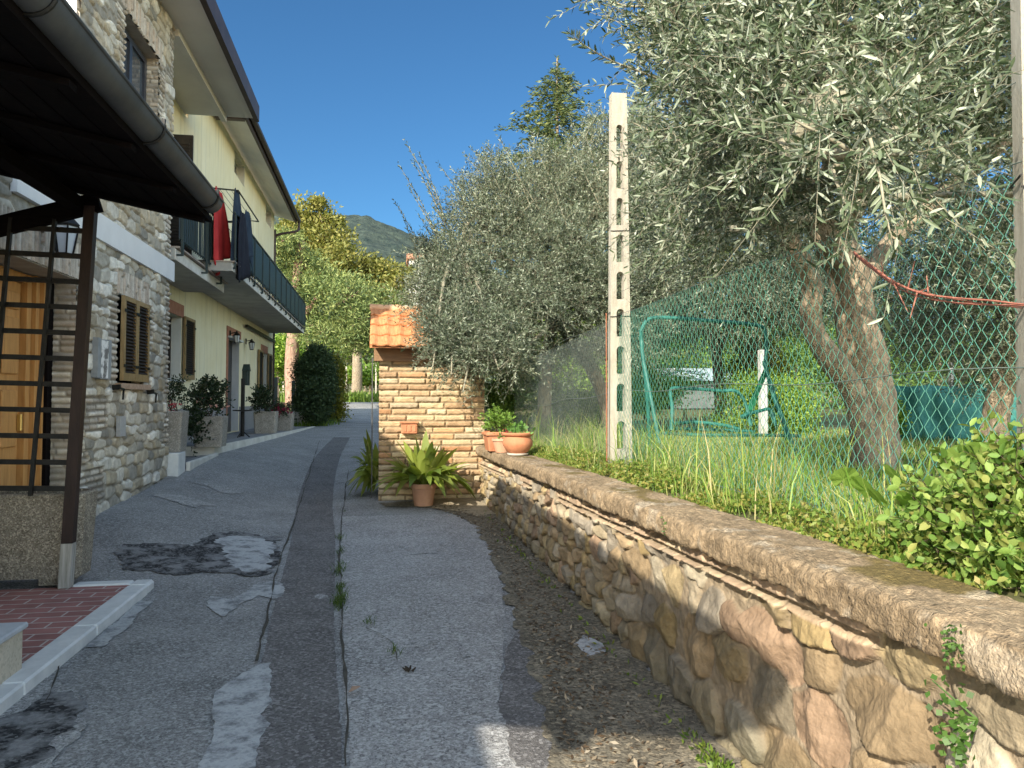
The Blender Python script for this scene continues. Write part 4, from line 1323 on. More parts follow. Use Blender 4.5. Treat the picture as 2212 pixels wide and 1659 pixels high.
_rw = np.random.default_rng(11)
_W1 = seeds_grid(6.2, .95, .30, .205, rnd=_rw); _W1[:, 0] -= 1.5; _W1[:, 1] -= .1
_W2 = seeds_grid(7.5, .95, .19, .14, rnd=_rw); _W2[:, 0] += 4.5; _W2[:, 1] -= .1
_W = np.concatenate([_W1[_W1[:, 0] < 4.55], _W2[_W2[:, 0] >= 4.55]])
_W[:, 4] = _rw.normal(size=len(_W)) * .38; _W[:, 2] *= _rw.uniform(.72, 1.25, len(_W)); _W[:, 3] *= _rw.uniform(.75, 1.25, len(_W))
WCOL = [(.28, .22, .13), (.32, .26, .16), (.26, .225, .17), (.33, .28, .20), (.235, .21, .175), (.30, .23, .12), (.34, .305, .24), (.27, .205, .13), (.285, .255, .21), (.26, .185, .13)]


def garden_wall_fn(U, V):
    W = (fbm(U * 4.5, V * 4.5, 31, 3) - .5) * .10; W2 = (fbm(U * 4.5, V * 4.5, 37, 3) - .5) * .10
    F1, F2, ID = stone_field(U + W, V + W2, _W, 2.4)
    ragged = (fbm(U * 18, V * 18, 32) - .5)
    r = hsh(ID, ID * 0, 5); r2 = hsh(ID, ID * 0, 6); r3 = hsh(ID, ID * 0, 7)
    e = np.minimum((F2 - F1) * .62, 1.08 - F1) + ragged * .10 - .012 - .05 * (r2 > .85)
    prof = sstep(0, .085, e)
    s = _W[ID]
    tilt = ((U - s[..., 0]) * (r - .5) + (V - s[..., 1]) * (r2 - .6)) * .28
    facet = np.abs(fbm(U * 7 + r * 50, V * 7 + r2 * 40, 34, 4) - .5) * .085 + np.abs(fbm((U + V * (r - .5)) * 15 + r * 9, (V - U * r2) * 5, 35, 3) - .5) * .03
    lu, lv = U - s[..., 0], V - s[..., 1]
    pl_ = None
    for i in range(4):
        a_ = hsh(ID, ID * 0, 60 + i) * 6.283; g_ = .12 + .38 * hsh(ID, ID * 0, 70 + i)
        q_ = .012 * hsh(ID, ID * 0, 80 + i) - g_ * (lu * np.cos(a_) + lv * np.sin(a_))
        pl_ = q_ if pl_ is None else np.minimum(pl_, q_)
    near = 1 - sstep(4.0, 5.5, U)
    H = prof * (.026 + .026 * r3 + tilt * .4 + np.maximum(pl_, -.045) - facet * .35) + (fbm(U * 34, V * 34, 36, 3) - .5) * .012 - .016 * (1 - prof) * (1 - near * .6)
    C = pal(WCOL, r) * (.55 + .75 * fbm(U * 11 + r * 9, V * 11, 39, 5))[..., None] * (.75 + .4 * r2)[..., None]
    mort = np.array([.27, .22, .16]) * (.65 + .65 * fbm(U * 26, V * 26, 41))[..., None]
    mk = sstep(-.01, .06, e)[..., None]
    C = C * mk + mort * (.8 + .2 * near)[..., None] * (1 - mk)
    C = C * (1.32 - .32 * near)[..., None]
    # flat brick course below the coping, broken here and there
    top = coping_z(U) - .115
    bk = (V > top - .085) & (hsh(np.floor(U / .55), 0 * U, 43) > .42)
    eb, bid, brow = brick_field(U, V - top + 10.0, .26, .085, 45, .014, .002)
    pb = sstep(0, .014, eb); rb = hsh(bid, brow, 46)
    H = np.where(bk, pb * (.03 + .02 * rb) + (fbm(U * 30, V * 30, 47) - .5) * .008, H)
    CB = pal([(.46, .35, .25), (.42, .34, .26), (.52, .42, .30), (.40, .30, .22)], rb) * (.8 + .4 * fbm(U * 9, V * 9, 48))[..., None]
    C = np.where(bk[..., None], CB * pb[..., None] + mort * (1 - pb[..., None]), C)
    gap = sstep(top - .035, top + .0, V) * sstep(.48, .56, fbm(U * 3.1, U * 0 + 3, 51, 3))
    H = H - gap * .05
    # damp, mossy foot
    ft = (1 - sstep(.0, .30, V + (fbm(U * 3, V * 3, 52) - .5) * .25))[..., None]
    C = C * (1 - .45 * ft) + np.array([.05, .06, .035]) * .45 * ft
    return H, C, np.ones(U.shape, bool)


gw = thing('garden_wall', 'long low rubble stone garden wall with a thick concrete coping on the right', 'garden wall', (WX, 5, 0))
us = np.concatenate([np.arange(-1.5, 1.6, .03), np.arange(1.6, 4.6, .0075), np.arange(4.6, 12.02, .0125)])
vs = np.arange(-.06, .90, .0085)


def gw_w(U, V, H):
    top = coping_z(U) - .10
    z = -.06 + (V + .06) / .9515 * (top + .06)
    return np.stack([WX - H + .04, U, z], -1)


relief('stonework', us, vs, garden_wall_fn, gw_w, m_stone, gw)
mb = MB()
for i in range(28): mb.box(WX + .11, WX + .27, -1.5 + i * .48, -1.5 + (i + 1) * .48, -.1, float(coping_z(-1.5 + i * .48)) - .14)
mb.build('core', m_conc, gw)


m_cop = mat('rough_cast', (.55, .53, .50), (1.25, 1.22, 1.18), 45, .92, 1, 110, attr=True, lo=.3, hi=.7, bdist=.012)


# coping: rough cast slab, relief on the profile
def coping():
    ys = np.concatenate([np.arange(-1.5, 1.6, .05), np.arange(1.6, 5, .011), np.arange(5, 12.02, .02)])
    prof = [(.10, -.125), (.03, -.12), (-.045, -.118), (-.058, -.11), (-.060, -.095), (-.060, -.075), (-.060, -.055), (-.059, -.038), (-.056, -.024), (-.050, -.012), (-.038, -.003), (-.02, .0)] + [(x, .0) for x in np.linspace(.0, .29, 26)] + [(.31, -.01), (.315, -.05), (.31, -.12)]
    prof = np.array(prof)
    s = np.concatenate([[0], np.cumsum(np.linalg.norm(np.diff(prof, axis=0), axis=1))])
    Yg, K = np.meshgrid(ys, np.arange(len(prof)), indexing='ij')
    px, pz = prof[K, 0], prof[K, 1]; sg = s[K]
    n = np.gradient(prof, axis=0); n = np.stack([-n[:, 1], n[:, 0]], 1); n /= np.linalg.norm(n, axis=1, keepdims=True)
    h = (fbm(Yg * 1.6, sg * 2, 61, 3) - .5) * .016 + (fbm(Yg * 42, sg * 42, 62, 3) - .5) * .014 * (1 + 1.2 * (1 - sstep(.0, .12, px))) + (fbm(Yg * 16, sg * 16, 60, 3) - .5) * .006
    lowedge = sstep(.0, .1, -pz)
    h = h + (fbm(Yg * 7, sg * 5, 63, 4) - .5) * .018 * lowedge
    X_ = WX + px + n[K, 0] * h
    Z_ = coping_z(Yg) + pz + n[K, 1] * h + (fbm(Yg * 5, sg * 9, 64, 4) - .5) * .032 * lowedge * (px < .05)
    C = np.array([.30, .23, .15]) * (.45 + .9 * fbm(Yg * 5, sg * 9, 65, 5))[..., None] * (.55 + .85 * fbm(Yg * 60, sg * 60, 66, 3))[..., None]
    moss = (sstep(.53, .64, fbm(Yg * 2.2, sg * 5, 67, 5)) * sstep(.0, .10, px))[..., None]
    C = C * (1 - moss * .85) + np.array([.13, .10, .03]) * moss * .85
    wht = sstep(.62, .7, fbm(Yg * 9, sg * 9, 68, 4))[..., None]
    C = C * (1 - wht * .35) + np.array([.48, .44, .37]) * wht * .35
    V = np.stack([X_, Yg, Z_], -1)
    nu, nv = Yg.shape
    I = np.arange(nu * nv).reshape(nu, nv)
    FQ = np.stack([I[:-1, :-1], I[:-1, 1:], I[1:, 1:], I[1:, :-1]], -1).reshape(-1, 4)
    return mesh_obj('coping', V.reshape(-1, 3), FQ, m_cop, gw, True, col=C.reshape(-1, 3))


coping()
# little plants rooted in the wall
m_wallp = leafmat('wall_plant', [(.03, .07, .012), (.06, .13, .025), (.10, .18, .04)], .3, .5)
for k, (px, py, X_, r_, nn, lab) in enumerate([(2065, 1575, 1.42, .05, 30, 'round-leaved green plant rooted low in the near end of the wall'),
                                       (2060, 1400, 1.43, .03, 20, 'small dark green plant rooted just under the coping at the near end'),
                                       (1437, 1140, 1.44, .025, 12, 'tiny green sprig rooted in the middle stretch of the garden wall')]):
    d = ray(px, py); P0 = CAMP + d * (X_ / d[0])
    t = thing('wall_plant', lab, 'plant', P0)
    n = nn * 3
    PP = P0 + rng.normal(size=(n, 3)) * np.array([.35, .6, 1.0]) * r_
    V, Fq = leaves(PP, unit(rng.normal(size=(n, 3)) + [-.8, -.4, .1]), r_ * .42, r_ * .38, fold=.08, up=np.array([-1.5, -1, 1.]))
    mesh_obj('foliage', V, Fq, m_wallp, t)
    mb = MB()
    for j in range(5): mb.tube([P0 + [.06, 0, .02], P0 + rng.normal(size=3) * r_ * .6], [.004, .002], 4)
    mb.build('stems', m_wallp, t)
# weeds at the foot of the wall
n = 500
yy = np.concatenate([rng.normal(3.0, .18, 300), rng.uniform(3, 11, 200)]); xx = 1.44 - np.abs(rng.normal(0, .05, n))
V, Fq = leaves(np.stack([xx, yy, np.full(n, .015)], 1), unit(rng.normal(size=(n, 3)) + [-.3, 0, 1.2]), rng.uniform(.02, .055, n), rng.uniform(.008, .02, n))
tag(mesh_obj('weeds', V, Fq, leafmat('foot_weed', [(.05, .10, .015), (.12, .19, .03), (.2, .24, .05)], .3)), 'low yellow-green weeds growing along the foot of the garden wall', 'weeds', kind='stuff')

# ================================================================== BRICK SHED
SY = 11.75
shed = thing('brick_shed', 'small tan brick shed with a red tiled roof at the end of the garden wall', 'shed', (.8, SY, .05))
SHC = [(.52, .40, .25), (.58, .47, .31), (.47, .34, .21), (.60, .52, .37), (.50, .36, .23), (.56, .45, .30), (.48, .40, .29), (.42, .29, .18)]


def shed_fn(U, V):
    eb, bid, brow = brick_field(U, V, .40, .093, 71, .017, .010)
    eb = eb + (fbm(U * 22, V * 22, 72) - .5) * .012
    pb = sstep(0, .009, eb); rb = hsh(bid, brow, 73)
    tilt = (V / .093 - np.floor(V / .093) - .5) * .024
    H = pb * (.02 + .022 * rb + tilt) + (fbm(U * 26, V * 26, 74) - .5) * .012
    C = pal(SHC, rb) * (.72 + .5 * fbm(U * 7, V * 16, 75))[..., None]
    pk = (hsh(bid, brow, 76) > .9)[..., None]
    C = np.where(pk, C * np.array([.95, .75, .65]), C)
    mort = np.array([.26, .20, .13]) * (.7 + .5 * fbm(U * 20, V * 20, 77))[..., None]
    C = C * pb[..., None] + mort * (1 - pb[..., None])
    return H, C, np.ones(U.shape, bool)


vs = np.arange(-.05, 2.32, .0105)
relief('wall', np.arange(0, 1.60, .0115), vs, shed_fn, lambda U, V, H: np.stack([-.02 + U, SY + .03 - H, V + .03], -1), m_brick, shed)
relief('wall', np.arange(0, 1.40, .016), vs, shed_fn, lambda U, V, H: np.stack([.02 - H, SY + 1.40 - U, V + .03], -1), m_brick, shed)
MB().box(.03, 1.58, SY + .06, SY + 1.4, 0, 2.3).prism([(SY + .06, 2.3), (SY + 1.4, 2.3), (SY + 1.0, 2.85)], (.03, 0, 0), (0, 1, 0), (0, 0, 1), (1.55, 0, 0)).build('core', m_conc, shed)
MB().box(-.10, 1.75, SY - .10, SY + .02, 2.14, 2.33).build('eave_beam', mat('eave_wood', (.16, .09, .05), (.26, .16, .09), 6, .8, .3, 50, streak=(.6, 8, 8)), shed)
# tiles: S-profile rows, each row a wavy course lapping the next
ridge = np.array([0, SY + .95, 3.06]); eave = np.array([0, SY - .38, 2.33])
mb = MB()
down = eave - ridge; Ls = np.linalg.norm(down); down /= Ls
nrm = np.cross(np.array([1., 0, 0]), -down); nrm = nrm if nrm[2] > 0 else -nrm
rows = 4; x0, x1 = -.16, 1.98; nc = 11
xs_ = np.linspace(x0, x1, nc * 8 + 1)
for r_ in range(rows):
    t0 = Ls * r_ / rows - (.0 if r_ == 0 else .05); t1 = Ls * (r_ + 1) / rows
    b = len(mb.V)
    for (t, lift) in ((t0, .004), (t1, .034), (t1, .012)):
        for i, x in enumerate(xs_):
            ph = ((x - x0) / (x1 - x0) * nc) % 1
            w = .017 * (math.sin(math.pi * min(1, ph / .55)) if ph < .55 else -.25 * math.sin(math.pi * (ph - .55) / .45))
            tj = .012 * (hsh(np.floor((x - x0) / (x1 - x0) * nc), r_, 5) - .5)
            mb.V.append(tuple(ridge + down * (t + (tj if t == t1 else 0)) + nrm * (lift + w) + np.array([x, 0, 0])))
    k = len(xs_)
    for i in range(k - 1):
        mb.F.append((b + i, b + k + i, b + k + i + 1, b + i + 1)); mb.F.append((b + k + i, b + 2 * k + i, b + 2 * k + i + 1, b + k + i + 1))
# rear slope and verge
mb.add([(x0, ridge[1], ridge[2]), (x1, ridge[1], ridge[2]), (x1, SY + 1.7, 2.6), (x0, SY + 1.7, 2.6)], [(0, 1, 2, 3)])
mb.add([(x0, ridge[1], ridge[2] - .03), (x1, ridge[1], ridge[2] - .03), (x1, eave[1] + .02, eave[2] - .01), (x0, eave[1] + .02, eave[2] - .01)], [(0, 1, 2, 3)])
m_tile_s = mat('shed_tile', (.40, .15, .06), (.60, .27, .12), 3.5, .85, .5, 50, streak=(9, 1.5, 1.5), lo=.32, hi=.6)
rt = mb.build('roof', m_tile_s, shed)
mb = MB()
for i in range(7):
    xa = x0 - .02 + i * .31
    b = len(mb.V)
    for xx, rr in ((xa, .105), (xa + .33, .088)):
        for a in np.linspace(-.3, math.pi + .3, 11): mb.V.append((xx, ridge[1] + rr * math.cos(a), ridge[2] - .02 + rr * .8 * math.sin(a)))
    for j in range(10): mb.F.append((b + j, b + 11 + j, b + 12 + j, b + j + 1))
    mb.F.append(tuple(b + j for j in range(11)))
mb.build('ridge_tiles', mat('ridge_tile', (.50, .26, .14), (.66, .42, .26), 5, .85, .4, 40), rt)
# terracotta box on the shed front
t = thing('wall_box', 'small terracotta box with a moulded front fixed to the shed wall', 'wall box', (.36, SY - .06, 1.1))
m_tc = mat('terracotta', (.36, .14, .07), (.48, .21, .11), 9, .8, .15, 60)
MB().bbox(.31, .55, SY - .13, SY - .004, 1.05, 1.20, .012).build('body', m_tc, t)
MB().bbox(.295, .565, SY - .15, SY - .004, 1.203, 1.235, .008).build('rim', m_tc, t)
mb = MB()
for k in range(3): mb.bbox(.335 + k * .07, .385 + k * .07, SY - .14, SY - .131, 1.08, 1.18, .004)
mb.build('moulding', m_tc, t)
# downpipe rod at the shed's left edge
tag(MB().tube([(-.12, SY - .05, .1), (-.12, SY - .05, 2.2)], .010, 6).build('metal_rod', mat('grey_rod', (.05, .05, .05), (.10, .10, .10), 9, .6)), 'thin grey metal rod standing at the left corner of the brick shed', 'rod')

# ---- pots on the coping
def pot_on_wall(name, label, x, y, prof, n=24, group=None, flute=0, fn=0, fr=(0, 9), material=None, saucer=False):
    z = float(coping_z(y)) + .012
    t = thing(name, label, 'flower pot', (x, y, z), group)
    z0 = z + (.02 if saucer else 0)
    MB().lathe((x, y, z0), prof, n, flute, fn, fr).build('pot', material or m_tc, t, True)
    MB().lathe((x, y, z0), [(prof[-1][0] * .98, prof[-1][1]), (.01, prof[-1][1] + .01)], n).build('soil', m_soilp, t)
    if saucer: MB().lathe((x, y, z), [(.12, 0), (.13, .018), (.115, .02)], n).build('saucer', mat('pale_saucer', (.6, .55, .48), (.7, .65, .58), 8, .8), t, True)
    return t, z0


ga_ = 'terracotta pots standing on the garden wall'
t, z0 = pot_on_wall('flower_pot', 'bowl-shaped fluted terracotta pot on a pale saucer on the wall', 1.615, 9.05, [(.10, 0), (.13, .02), (.175, .09), (.18, .13), (.165, .175), (.15, .195), (.185, .215), (.19, .235), (.18, .245), (.165, .235), (.155, .20)], 48, ga_, .025, 24, (.04, .165), None, True)
m_ger = leafmat('geranium_leaf', [(.06, .14, .03), (.11, .22, .05), (.17, .30, .08)], .3, .6)
tp = plant('pale green geranium in the bowl-shaped pot', loc=(1.615, 9.05, z0 + .2))
n = 60; PP = np.array([1.60, 9.05, z0 + .27]) + rng.normal(size=(n, 3)) * [.07, .07, .035]
V, Fq = leaves(PP, unit(rng.normal(size=(n, 3)) + [0, -.3, .5]), .055, .055, fold=.06); mesh_obj('foliage', V, Fq, m_ger, tp)
flowers(tp, (1.48, 9.15, z0 + .26), (.03, .03, .03), 5, .025, m_redfl)
t, z0 = pot_on_wall('flower_pot', 'small pale terracotta pot tucked between the trough and the bowl pot', 1.52, 9.62, [(.085, 0), (.12, .14), (.135, .145), (.135, .175), (.12, .175), (.112, .15)], 24, ga_, material=mat('pale_terracotta', (.44, .23, .14), (.56, .33, .22), 9, .85, .2, 50))
tp = plant('small green seedling in the pale terracotta pot', loc=(1.52, 9.62, z0 + .15))
n = 24; V, Fq = leaves(np.array([1.52, 9.62, z0 + .19]) + rng.normal(size=(n, 3)) * [.05, .05, .03], unit(rng.normal(size=(n, 3)) + [0, 0, .8]), .05, .03); mesh_obj('foliage', V, Fq, m_ger, tp)
z0 = float(coping_z(10.1)) + .012
t = thing('planter_trough', 'square-rimmed terracotta trough beside the shed on the wall', 'flower pot', (1.52, 10.15, z0), ga_)
planter_box(t, 1.40, 1.70, 9.95, 10.35, z0, z0 + .25, m_tc, .03, .025, .02)
MB().bbox(1.355, 1.745, 9.905, 10.395, z0 + .20, z0 + .235, .008).build('rim', m_tc, t)
tp = plant('bushy light green herb in the terracotta trough', loc=(1.55, 10.15, z0 + .2))
bush(tp, (1.55, 10.15, z0 + .36), (.17, .2, .15), 150, .03, .02, leafmat('herb_leaf', [(.08, .16, .02), (.15, .26, .04), (.22, .34, .08)], .35), np.array((1.55, 10.15, z0 + .2)), tl=(.06, .16))


# ---- broad-leaved potted plant and the one behind the shed corner
def strap_leaf(mb, P, az, L, w, rise, droop, nseg=7, tw=0.):
    o = np.array([math.cos(az), math.sin(az), 0]); s = np.array([-math.sin(az), math.cos(az), 0])
    b = len(mb.V)
    for i in range(nseg + 1):
        t = i / nseg
        q = P + o * (L * t * math.cos(rise)) + np.array([0, 0, L * (t * math.sin(rise) - droop * t ** 2.2)])
        ww = w * (.10 if t < .18 else math.sin(math.pi * min(1, (t - .12) / .88) ** .85) * .98 + .02)
        ss = s * math.cos(tw) + np.array([0, 0, 1]) * math.sin(tw)
        for k in (-1, 0, 1):
            mb.V.append(tuple(q + ss * ww * .5 * k + np.array([0, 0, .12 * ww * abs(k)])))
    for i in range(nseg):
        for k in (0, 1): mb.F.append((b + i * 3 + k, b + i * 3 + k + 1, b + i * 3 + 3 + k + 1, b + i * 3 + 3 + k))


def cast_iron_plant(root, C, n, L, w, rr, material, seed, az0=0, az1=2 * math.pi, r0=25, r1=84):
    r = random.Random(seed); mb = MB()
    for k in range(n):
        az = az0 + (az1 - az0) * r.random()
        P = np.array(C) + np.array([math.cos(az), math.sin(az), 0]) * rr * r.random()
        strap_leaf(mb, P, az, L * r.uniform(.7, 1.1), w * r.uniform(.75, 1.15), R(r.uniform(r0, r1)), r.uniform(.1, .85), tw=r.uniform(-.5, .5))
    return mb.build('leaves', material, root, True)


m_asp = leafmat('broad_leaf', [(.16, .21, .035), (.24, .29, .055), (.10, .16, .03), (.32, .33, .09)], .35, .42, .45)
PX_, PY_ = .62, 11.18
t = thing('flower_pot', 'round tan terracotta pot standing on the ground before the shed', 'flower pot', (PX_, PY_, .02))
MB().lathe((PX_, PY_, .03), [(.125, 0), (.135, .02), (.17, .26), (.185, .265), (.187, .33), (.17, .33), (.16, .29)], 28).build('pot', mat('tan_terracotta', (.42, .22, .14), (.56, .33, .22), 5, .85, .2, 40), t, True)
MB().lathe((PX_, PY_, .03), [(.16, .295), (.01, .31)], 20).build('soil', m_soilp, t)
t = plant('broad-leaved yellow-green plant in the round pot before the shed', 'plant', 'broad_leaf_plant', (PX_, PY_, .33))
cast_iron_plant(t, (PX_, PY_, .33), 125, .86, .14, .10, m_asp, 4)
t = plant('broad-leaved plant growing at the left side of the shed', 'plant', 'broad_leaf_plant', (-.10, 12.3, .1))
cast_iron_plant(t, (-.02, 12.1, .32), 40, .62, .12, .10, m_asp, 9, R(100), R(260), 55, 88)
cast_iron_plant(t, (-.02, 12.5, .35), 34, .85, .12, .12, m_asp, 10, R(110), R(250), 62, 88)
cast_iron_plant(t, (-.04, 12.3, .45), 26, .45, .11, .10, m_asp, 11, R(100), R(250), -35, 30)

# ================================================================== FENCE, POSTS
FXo = 2.16
m_wire = mat('green_wire', (.035, .17, .125), (.07, .26, .20), 20, .45, spec=.5)
m_galv = mat('galvanised_wire', (.10, .14, .13), (.22, .26, .25), 20, .45, spec=.5, metal=.3)


def fence_top(y): return np.interp(y, [1, 7, 10, 13], [2.36, 2.33, 2.2, 2.05])


def fence_mesh(name, ya, yb, w, mat_, parent, r=.0019, xo=FXo, jitter=.0):
    k = int((yb - ya) / w)
    ym = (ya + yb) / 2
    rows = int(1.42 / w)
    iz = np.arange(rows + 1)
    Vs = []
    kk = np.arange(k)[:, None]
    zig = (iz[None, :] + kk) % 2
    y = ya + (kk + zig) * w + 0 * iz[None, :]
    zb = garden_z(y) + .02
    z = zb + (fence_top(y) - zb) * (iz / rows)[None, :]
    x = xo + .012 * np.where(zig == 0, -.25, .25) + .03 * (fbm(y * .8, z * .8, 81) - .5) + .03 * np.sin(z * 2.5 + y)
    y = y + (fbm(y * 1.5, z * 1.5, 82) - .5) * .05
    P = np.stack([x, y, z], -1)                    # (k, rows+1, 3)
    offs = np.array([[r, 0, 0], [-.5 * r, .87 * r, 0], [-.5 * r, -.87 * r, 0]])
    V = (P[:, :, None, :] + offs).reshape(-1, 3)
    a = (np.arange(k)[:, None] * (rows + 1) + np.arange(rows)[None, :]).reshape(-1, 1) * 3
    Fq = np.concatenate([a + np.array([[j, (j + 1) % 3, 3 + (j + 1) % 3, 3 + j]]) for j in range(3)])
    return mesh_obj(name, V, Fq.astype(np.int32), mat_, parent)


fence = thing('wire_fence', 'green chain-link fence running along the garden behind the coping', 'fence', (FXo, 5, .95))
fence_mesh('wire_mesh', 1.2, 6.79, .037, m_wire, fence)
fence_mesh('wire_mesh', 6.83, 12.9, .038, m_galv, fence, .0015)
mb = MB()
for z_ in (0, -.7, -1.36):
    mb.tube([(FXo + .02 * math.sin(y * 2), y, float(fence_top(y)) + z_ + .015 * math.sin(y * 3)) for y in np.linspace(1.2, 12.9, 60)], .0024, 4)
for zb, ze in ((3.0, 2.95), (2.72, 2.55)):
    mb.tube([(FXo + .01, y, zb + (ze - zb) * (y - 1.2) / 5.9 - .06 * math.sin(math.pi * (y - 1.2) / 5.9)) for y in np.linspace(1.2, 7.1, 30)], .002, 4)
mb.build('strand', m_galv, fence)


def slotted_post(name, label, x, y, z0, z1, w0, w1, dep, group, rot=0., lean=0.):
    """concrete post with arched slots, front face square to the road"""
    t = thing(name, label, 'post', (x, y, z0), group)
    mb = MB()
    H = z1 - z0
    pitch, sl = .345, .255
    n = int((H - .3) / pitch)
    def wid(z): return w0 + (w1 - w0) * (z - z0) / H
    o = np.array([x, y, 0.]); u = np.array([math.cos(rot), math.sin(rot), 0]); v = np.array([0, 0, 1.]); d = np.array([-math.sin(rot), math.cos(rot), 0]) * dep
    sw = .40                                        # slot share of the width
    for s in (-1, 1):
        mb.prism([(s * wid(z0) * sw / 2, z0), (s * wid(z0) / 2, z0), (s * wid(z1) / 2, z1), (s * wid(z1) * sw / 2, z1)][::s], o, u, v, d)
    zb = z0
    tops = []
    for i in range(n + 1):
        zs = z1 - .30 - i * pitch                  # slot top (arched)
        a = wid(zs) * sw / 2
        zbot = (z1 if i == 0 else z1 - .30 - (i - 1) * pitch - sl)
        # block between the slot above (flat, its foot) and this arch
        arch = [(a * math.cos(q), zs - a + a * math.sin(q)) for q in np.linspace(0, math.pi, 9)]
        mb.prism([(-wid(zbot) * sw / 2, zbot)] + arch[::-1] + [(wid(zbot) * sw / 2, zbot)], o + d * .002, u, v, d * .996)
    zl = z1 - .30 - n * pitch - sl
    if zl > z0: mb.prism([(-wid(zl) * sw / 2, z0), (wid(zl) * sw / 2, z0), (wid(zl) * sw / 2, zl), (-wid(zl) * sw / 2, zl)], o + d * .002, u, v, d * .996)
    b = mb.build('shaft', mat('post_concrete', (.27, .25, .205), (.42, .395, .335), 5, .9, .6, 60, streak=(4, 4, 1)) if 'post_concrete' not in bpy.data.materials else bpy.data.materials['post_concrete'], t)
    for k in range(2):
        w = MB()
        zc = z0 + H * (.42 + .22 * k)
        ww = wid(zc) / 2 + .008
        w.tube([o + u * a_ + v * (zc + .01 * j_) + dd for j_, (a_, dd) in enumerate(((-ww, d * -.06), (ww, d * -.06), (ww, d * 1.06), (-ww, d * 1.06), (-ww, d * -.06)))], .004, 5)
        w.build('tie_wire', m_iron, t)
    return t


gp = 'slotted concrete fence posts'
slotted_post('concrete_post', 'tall pale concrete post with arched slots in the middle of the garden fence', FXo + .02, 6.81, .8, 4.42, .215, .145, .085, gp, rot=-.02)
slotted_post('concrete_post', 'near concrete post at the right edge of the photo beside the leafy bush', FXo + .05, 2.20, .8, 4.3, .20, .14, .12, gp, rot=-.5)
# rusty rod and red vine
tag(MB().tube([(FXo - .13, 6.77, .9), (FXo - .125, 6.78, 2.35)], .006, 6).build('rusty_rod', mat('rust', (.20, .07, .04), (.32, .14, .08), 30, .9)), 'thin rusty rod standing at the left of the slotted concrete post', 'rod')
vine = thing('bare_vine', 'bare reddish vine stems sagging along the fence at the right', 'vine', (FXo, 2.6, 2.0))
mb = MB()
pts0 = [(1845, 545), (1880, 575), (1930, 607), (1990, 630), (2060, 645), (2140, 652), (2230, 655), (2330, 640)]
for k in range(4):
    P = []
    for i, (a, b) in enumerate(pts0):
        d = ray(a, b + k * 3 * (1 if i > 1 else .3)); P.append(CAMP + d * ((FXo - .05 + .012 * k) / d[0]) + np.array([0, 0, .006 * math.sin(i * 1.7 + k * 2)]))
    mb.tube(spline(P, 40), np.linspace(.0048, .0034, 40) * (1, .8, .7, .6)[k], 6)
    for j in range(2):
        q = spline(P, 40)[random.randint(5, 36)]
        mb.tube([q, q + [random.uniform(-.03, .03), random.uniform(-.1, .1), random.uniform(-.16, .14)]], [.004, .0015], 4)
mb.build('stem', mat('red_bark', (.22, .075, .055), (.36, .15, .11), 14, .7, .3, 60), vine)

# ================================================================== TREES
m_olive = leafmat('olive_leaf', [(.030, .050, .022), (.060, .088, .042), (.11, .148, .08), (.20, .24, .16), (.38, .41, .33)], .22, .42, .5)
m_olive2 = leafmat('olive_leaf_far', [(.034, .054, .030), (.078, .105, .060), (.15, .185, .12), (.30, .335, .26)], .22, .5, .4)
m_bark = mat('olive_bark', (.11, .085, .06), (.44, .36, .26), 7, .9, 1, 24, streak=(3, 3, 1), bdist=.03, lo=.3, hi=.72)
m_twig = mat('olive_twig', (.16, .15, .11), (.32, .30, .22), 30, .8)


def olive(name, label, base, limbs, clumps, out, mat_, pairs=9, ll=.058, lw=.0135, tl=(.25, .5), up=.2, shoots=(), seed=1, group=None):
    r = np.random.default_rng(seed)
    t = thing(name, label, 'tree', base, group)
    tr = join([limb(p, a, b, n, s, .2, seed + i) for i, (p, a, b, n, s) in enumerate(limbs)])
    mesh_obj('trunk', tr[0], tr[1], m_bark, t, True)
    L_ = []; T_ = []; B_ = []
    for i, (c, rr, n) in enumerate(clumps):
        rr = np.array([rr, rr, rr * .85]) if np.isscalar(rr) else np.array(rr)
        lv, tw = spray(c, rr, n, out, tl=tl, pairs=pairs, ll=ll, lw=lw, up=up, rnd=r, rd=ll < .0655)
        L_.append(lv); T_.append(tw)
        # branch feeding the clump
        e = limbs[int(np.argmin([np.linalg.norm(np.array(c) - np.array(l[0][-1])) for l in limbs]))][0][-1]
        mid = (np.array(e) + np.array(c)) / 2 + r.normal(size=3) * .12
        B_.append(limb([e, mid, np.array(c), np.array(c) + (np.array(c) - mid) * .5], .045, .008, 9, 6, .1, i))
        for j in range(4):
            q = np.array(c) + r.normal(size=3) * rr * .5
            B_.append(limb([np.array(c) + r.normal(size=3) * .05, (np.array(c) + q) / 2 + r.normal(size=3) * .06, q], .016, .005, 5, 4, .0, i))
    for (pts, dens) in shoots:
        C = spline(pts, 60); d = unit(np.gradient(C, axis=0))
        Ln = np.linalg.norm(np.diff(C, axis=0), axis=1).sum()
        k = int(Ln * dens)
        ti = np.linspace(3, 58, k).astype(int)
        for s in (1, -1):
            sd = unit(np.cross(d[ti], r.normal(size=(k, 3)) * .3 + [0, 0, 1])) * s
            L_.append(leaves(C[ti], unit(d[ti] * .8 + sd * .8 + r.normal(size=(k, 3)) * .2), ll * r.uniform(.7, 1.1, k), lw * r.uniform(.8, 1.2, k), rnd=r, rd=True))
        B_.append(limb(list(C[::6]), .008, .003, 12, 4, 0, 1))
    V, Fq = join(L_); mesh_obj('crown', V, Fq, mat_, t)
    V, Fq = join(T_ + B_); mesh_obj('branches', V, Fq, m_twig, t)
    return t


def A(l): return [AT(*p) for p in l]


